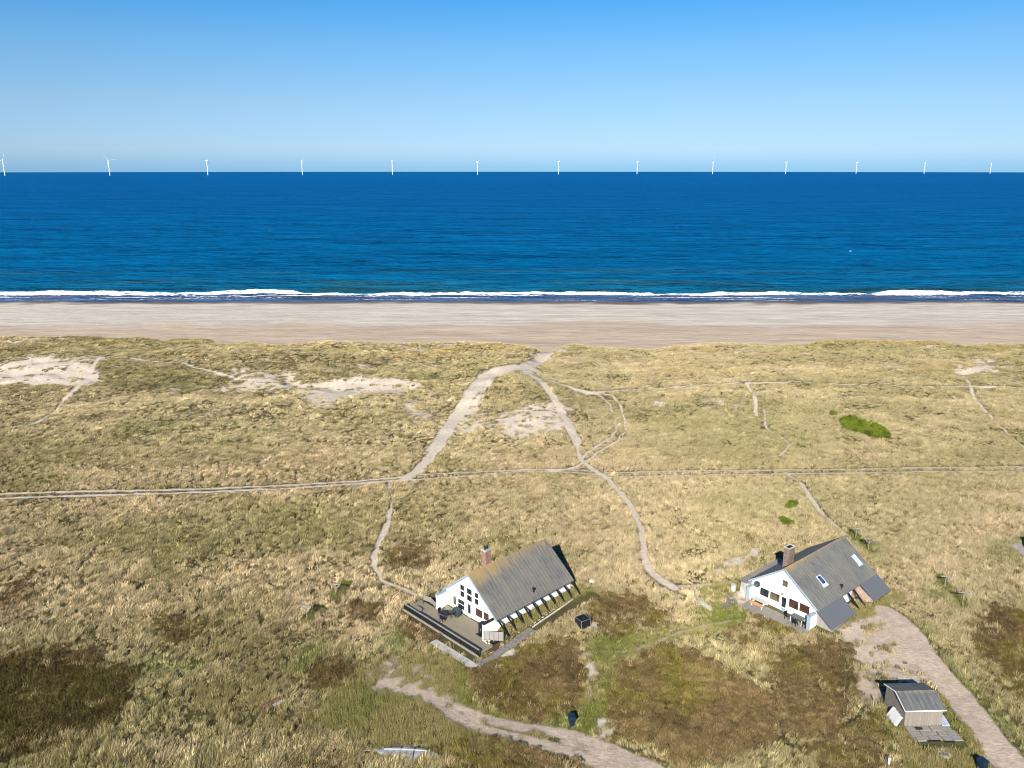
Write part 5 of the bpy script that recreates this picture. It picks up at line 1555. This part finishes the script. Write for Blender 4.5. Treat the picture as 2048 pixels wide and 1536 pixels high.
# white marker post
x, y, z = gp(1777, 1531)
WP = empty("marker_post", (x, y, z), 0.2, "short white post in the grass below the shed at the bottom edge", "post")
MB().box(-0.07, 0.07, -0.07, 0.07, -0.1, 0.80).build("post", M['white_trim'], WP, bevel=0.01)
MB().box(-0.085, 0.085, -0.085, 0.085, 0.80, 0.86).build("cap", M['blue_trim'], WP, bevel=0.01)

# black hut just entering at the right edge
x, y, z = gp(2052, 1103)
HU = empty("black_block", (x + 0.3, y, z), math.radians(-25), "corner of a black gabled hut at the right edge of the grass", "block")  # plain black volume with a gabled top
MB().box(0, 4, 0, 3, -0.2, 0.9).build("wall", M['black_wood'], HU)
MB().prism([(-0.15, 0.86), (1.5, 1.5), (3.15, 0.86), (3.15, 0.93), (1.5, 1.58), (-0.15, 0.93)], (-0.15, 4.15), 'x').build("roof", M['slate_panel'], HU)

# ------------------------------------------------------------------ wind turbines out at sea
txs = [10, 220, 416, 605, 785, 955, 1117, 1274, 1425, 1571, 1712, 1848, 1980]
ORD = ["leftmost offshore wind turbine, at the picture's left edge", "second offshore wind turbine from the left, with one blade pointing right", "third offshore wind turbine from the left, above the sea", "fourth offshore wind turbine from the left", "fifth offshore wind turbine from the left", "sixth offshore wind turbine from the left, over the chimney of the terrace house", "seventh offshore wind turbine from the left, in the middle of the row", "eighth offshore wind turbine from the left", "fifth offshore wind turbine from the right, with an upright blade", "fourth offshore wind turbine from the right", "third offshore wind turbine from the right", "second offshore wind turbine from the right", "rightmost offshore wind turbine, farthest along the row"]
TB = empty("wind_turbine", (0, 0, 0), 0)
HUB = 128.0
MB().tube([(0, 0, -14), (0, 0, 20), (0, 0, 70), (0, 0, HUB - 2)], [4.2, 4.0, 3.4, 2.6], 16).build("tower", M['turbine'], TB, smooth=True)
MB().box(-3, 3, -6, 10, HUB - 3, HUB + 4).build("nacelle", M['turbine'], TB, bevel=0.8)
hubo = MB().tube([(0, -6, HUB), (0, -9, HUB), (0, -11.5, HUB)], [3.0, 2.8, 0.8], 12).build("hub", M['turbine'], TB, smooth=True)
bl = []
for k_ in range(3):
    m = MB(); rs = [0, 6, 18, 40, 68]; cw = [2.2, 2.6, 3.4, 2.2, 0.6]; tk = [2.6, 2.2, 1.4, 0.8, 0.3]
    for r_, c_w, t_k in zip(rs, cw, tk):
        for a_, b2 in ((-c_w * 0.4, 0), (0, -t_k / 2), (c_w * 0.6, 0), (0, t_k / 2)): m.v.append((a_, b2, r_))
    for i in range(4):
        for j in range(4): m.f.append((i * 4 + j, i * 4 + (j + 1) % 4, i * 4 + 4 + (j + 1) % 4, i * 4 + 4 + j))
    m.f.append((16, 17, 18, 19)); m.f.append((3, 2, 1, 0))
    b_ = m.build("blade", M['turbine'], TB); b_.location = (0, -8.5, HUB); bl.append(b_)
spin = [15, -38, 3, 40, 8, 55, 0, 20, 6, 35, 12, 28, 48]
yaws = [50, 42, 85, 60, 70, 75, 80, 72, 62, 70, 72, 70, 64]
for i, u in enumerate(txs):
    o = TB if i == 0 else copy_tree(TB)
    Yd = 6900.0 * (1 + 0.5 * i / 12)
    zc = Yd * math.cos(PITCH) + (CAMH - SEA) * math.sin(PITCH)
    Xd = (u - 1024) / FPX * zc
    o.location = (Xd, Yd, SEA - (Xd * Xd + Yd * Yd) / (2 * R_E))
    o.rotation_euler = (0, 0, math.radians(yaws[i]))
    tag(o, ORD[i], "wind turbine", "row of wind turbines out at sea")
    for k_, ch_ in enumerate([c for c in o.children if c.name.startswith("blade")]):
        ch_.rotation_euler = (0, math.radians(spin[i] + 120 * k_), 0)
print("built", len(SC.objects))
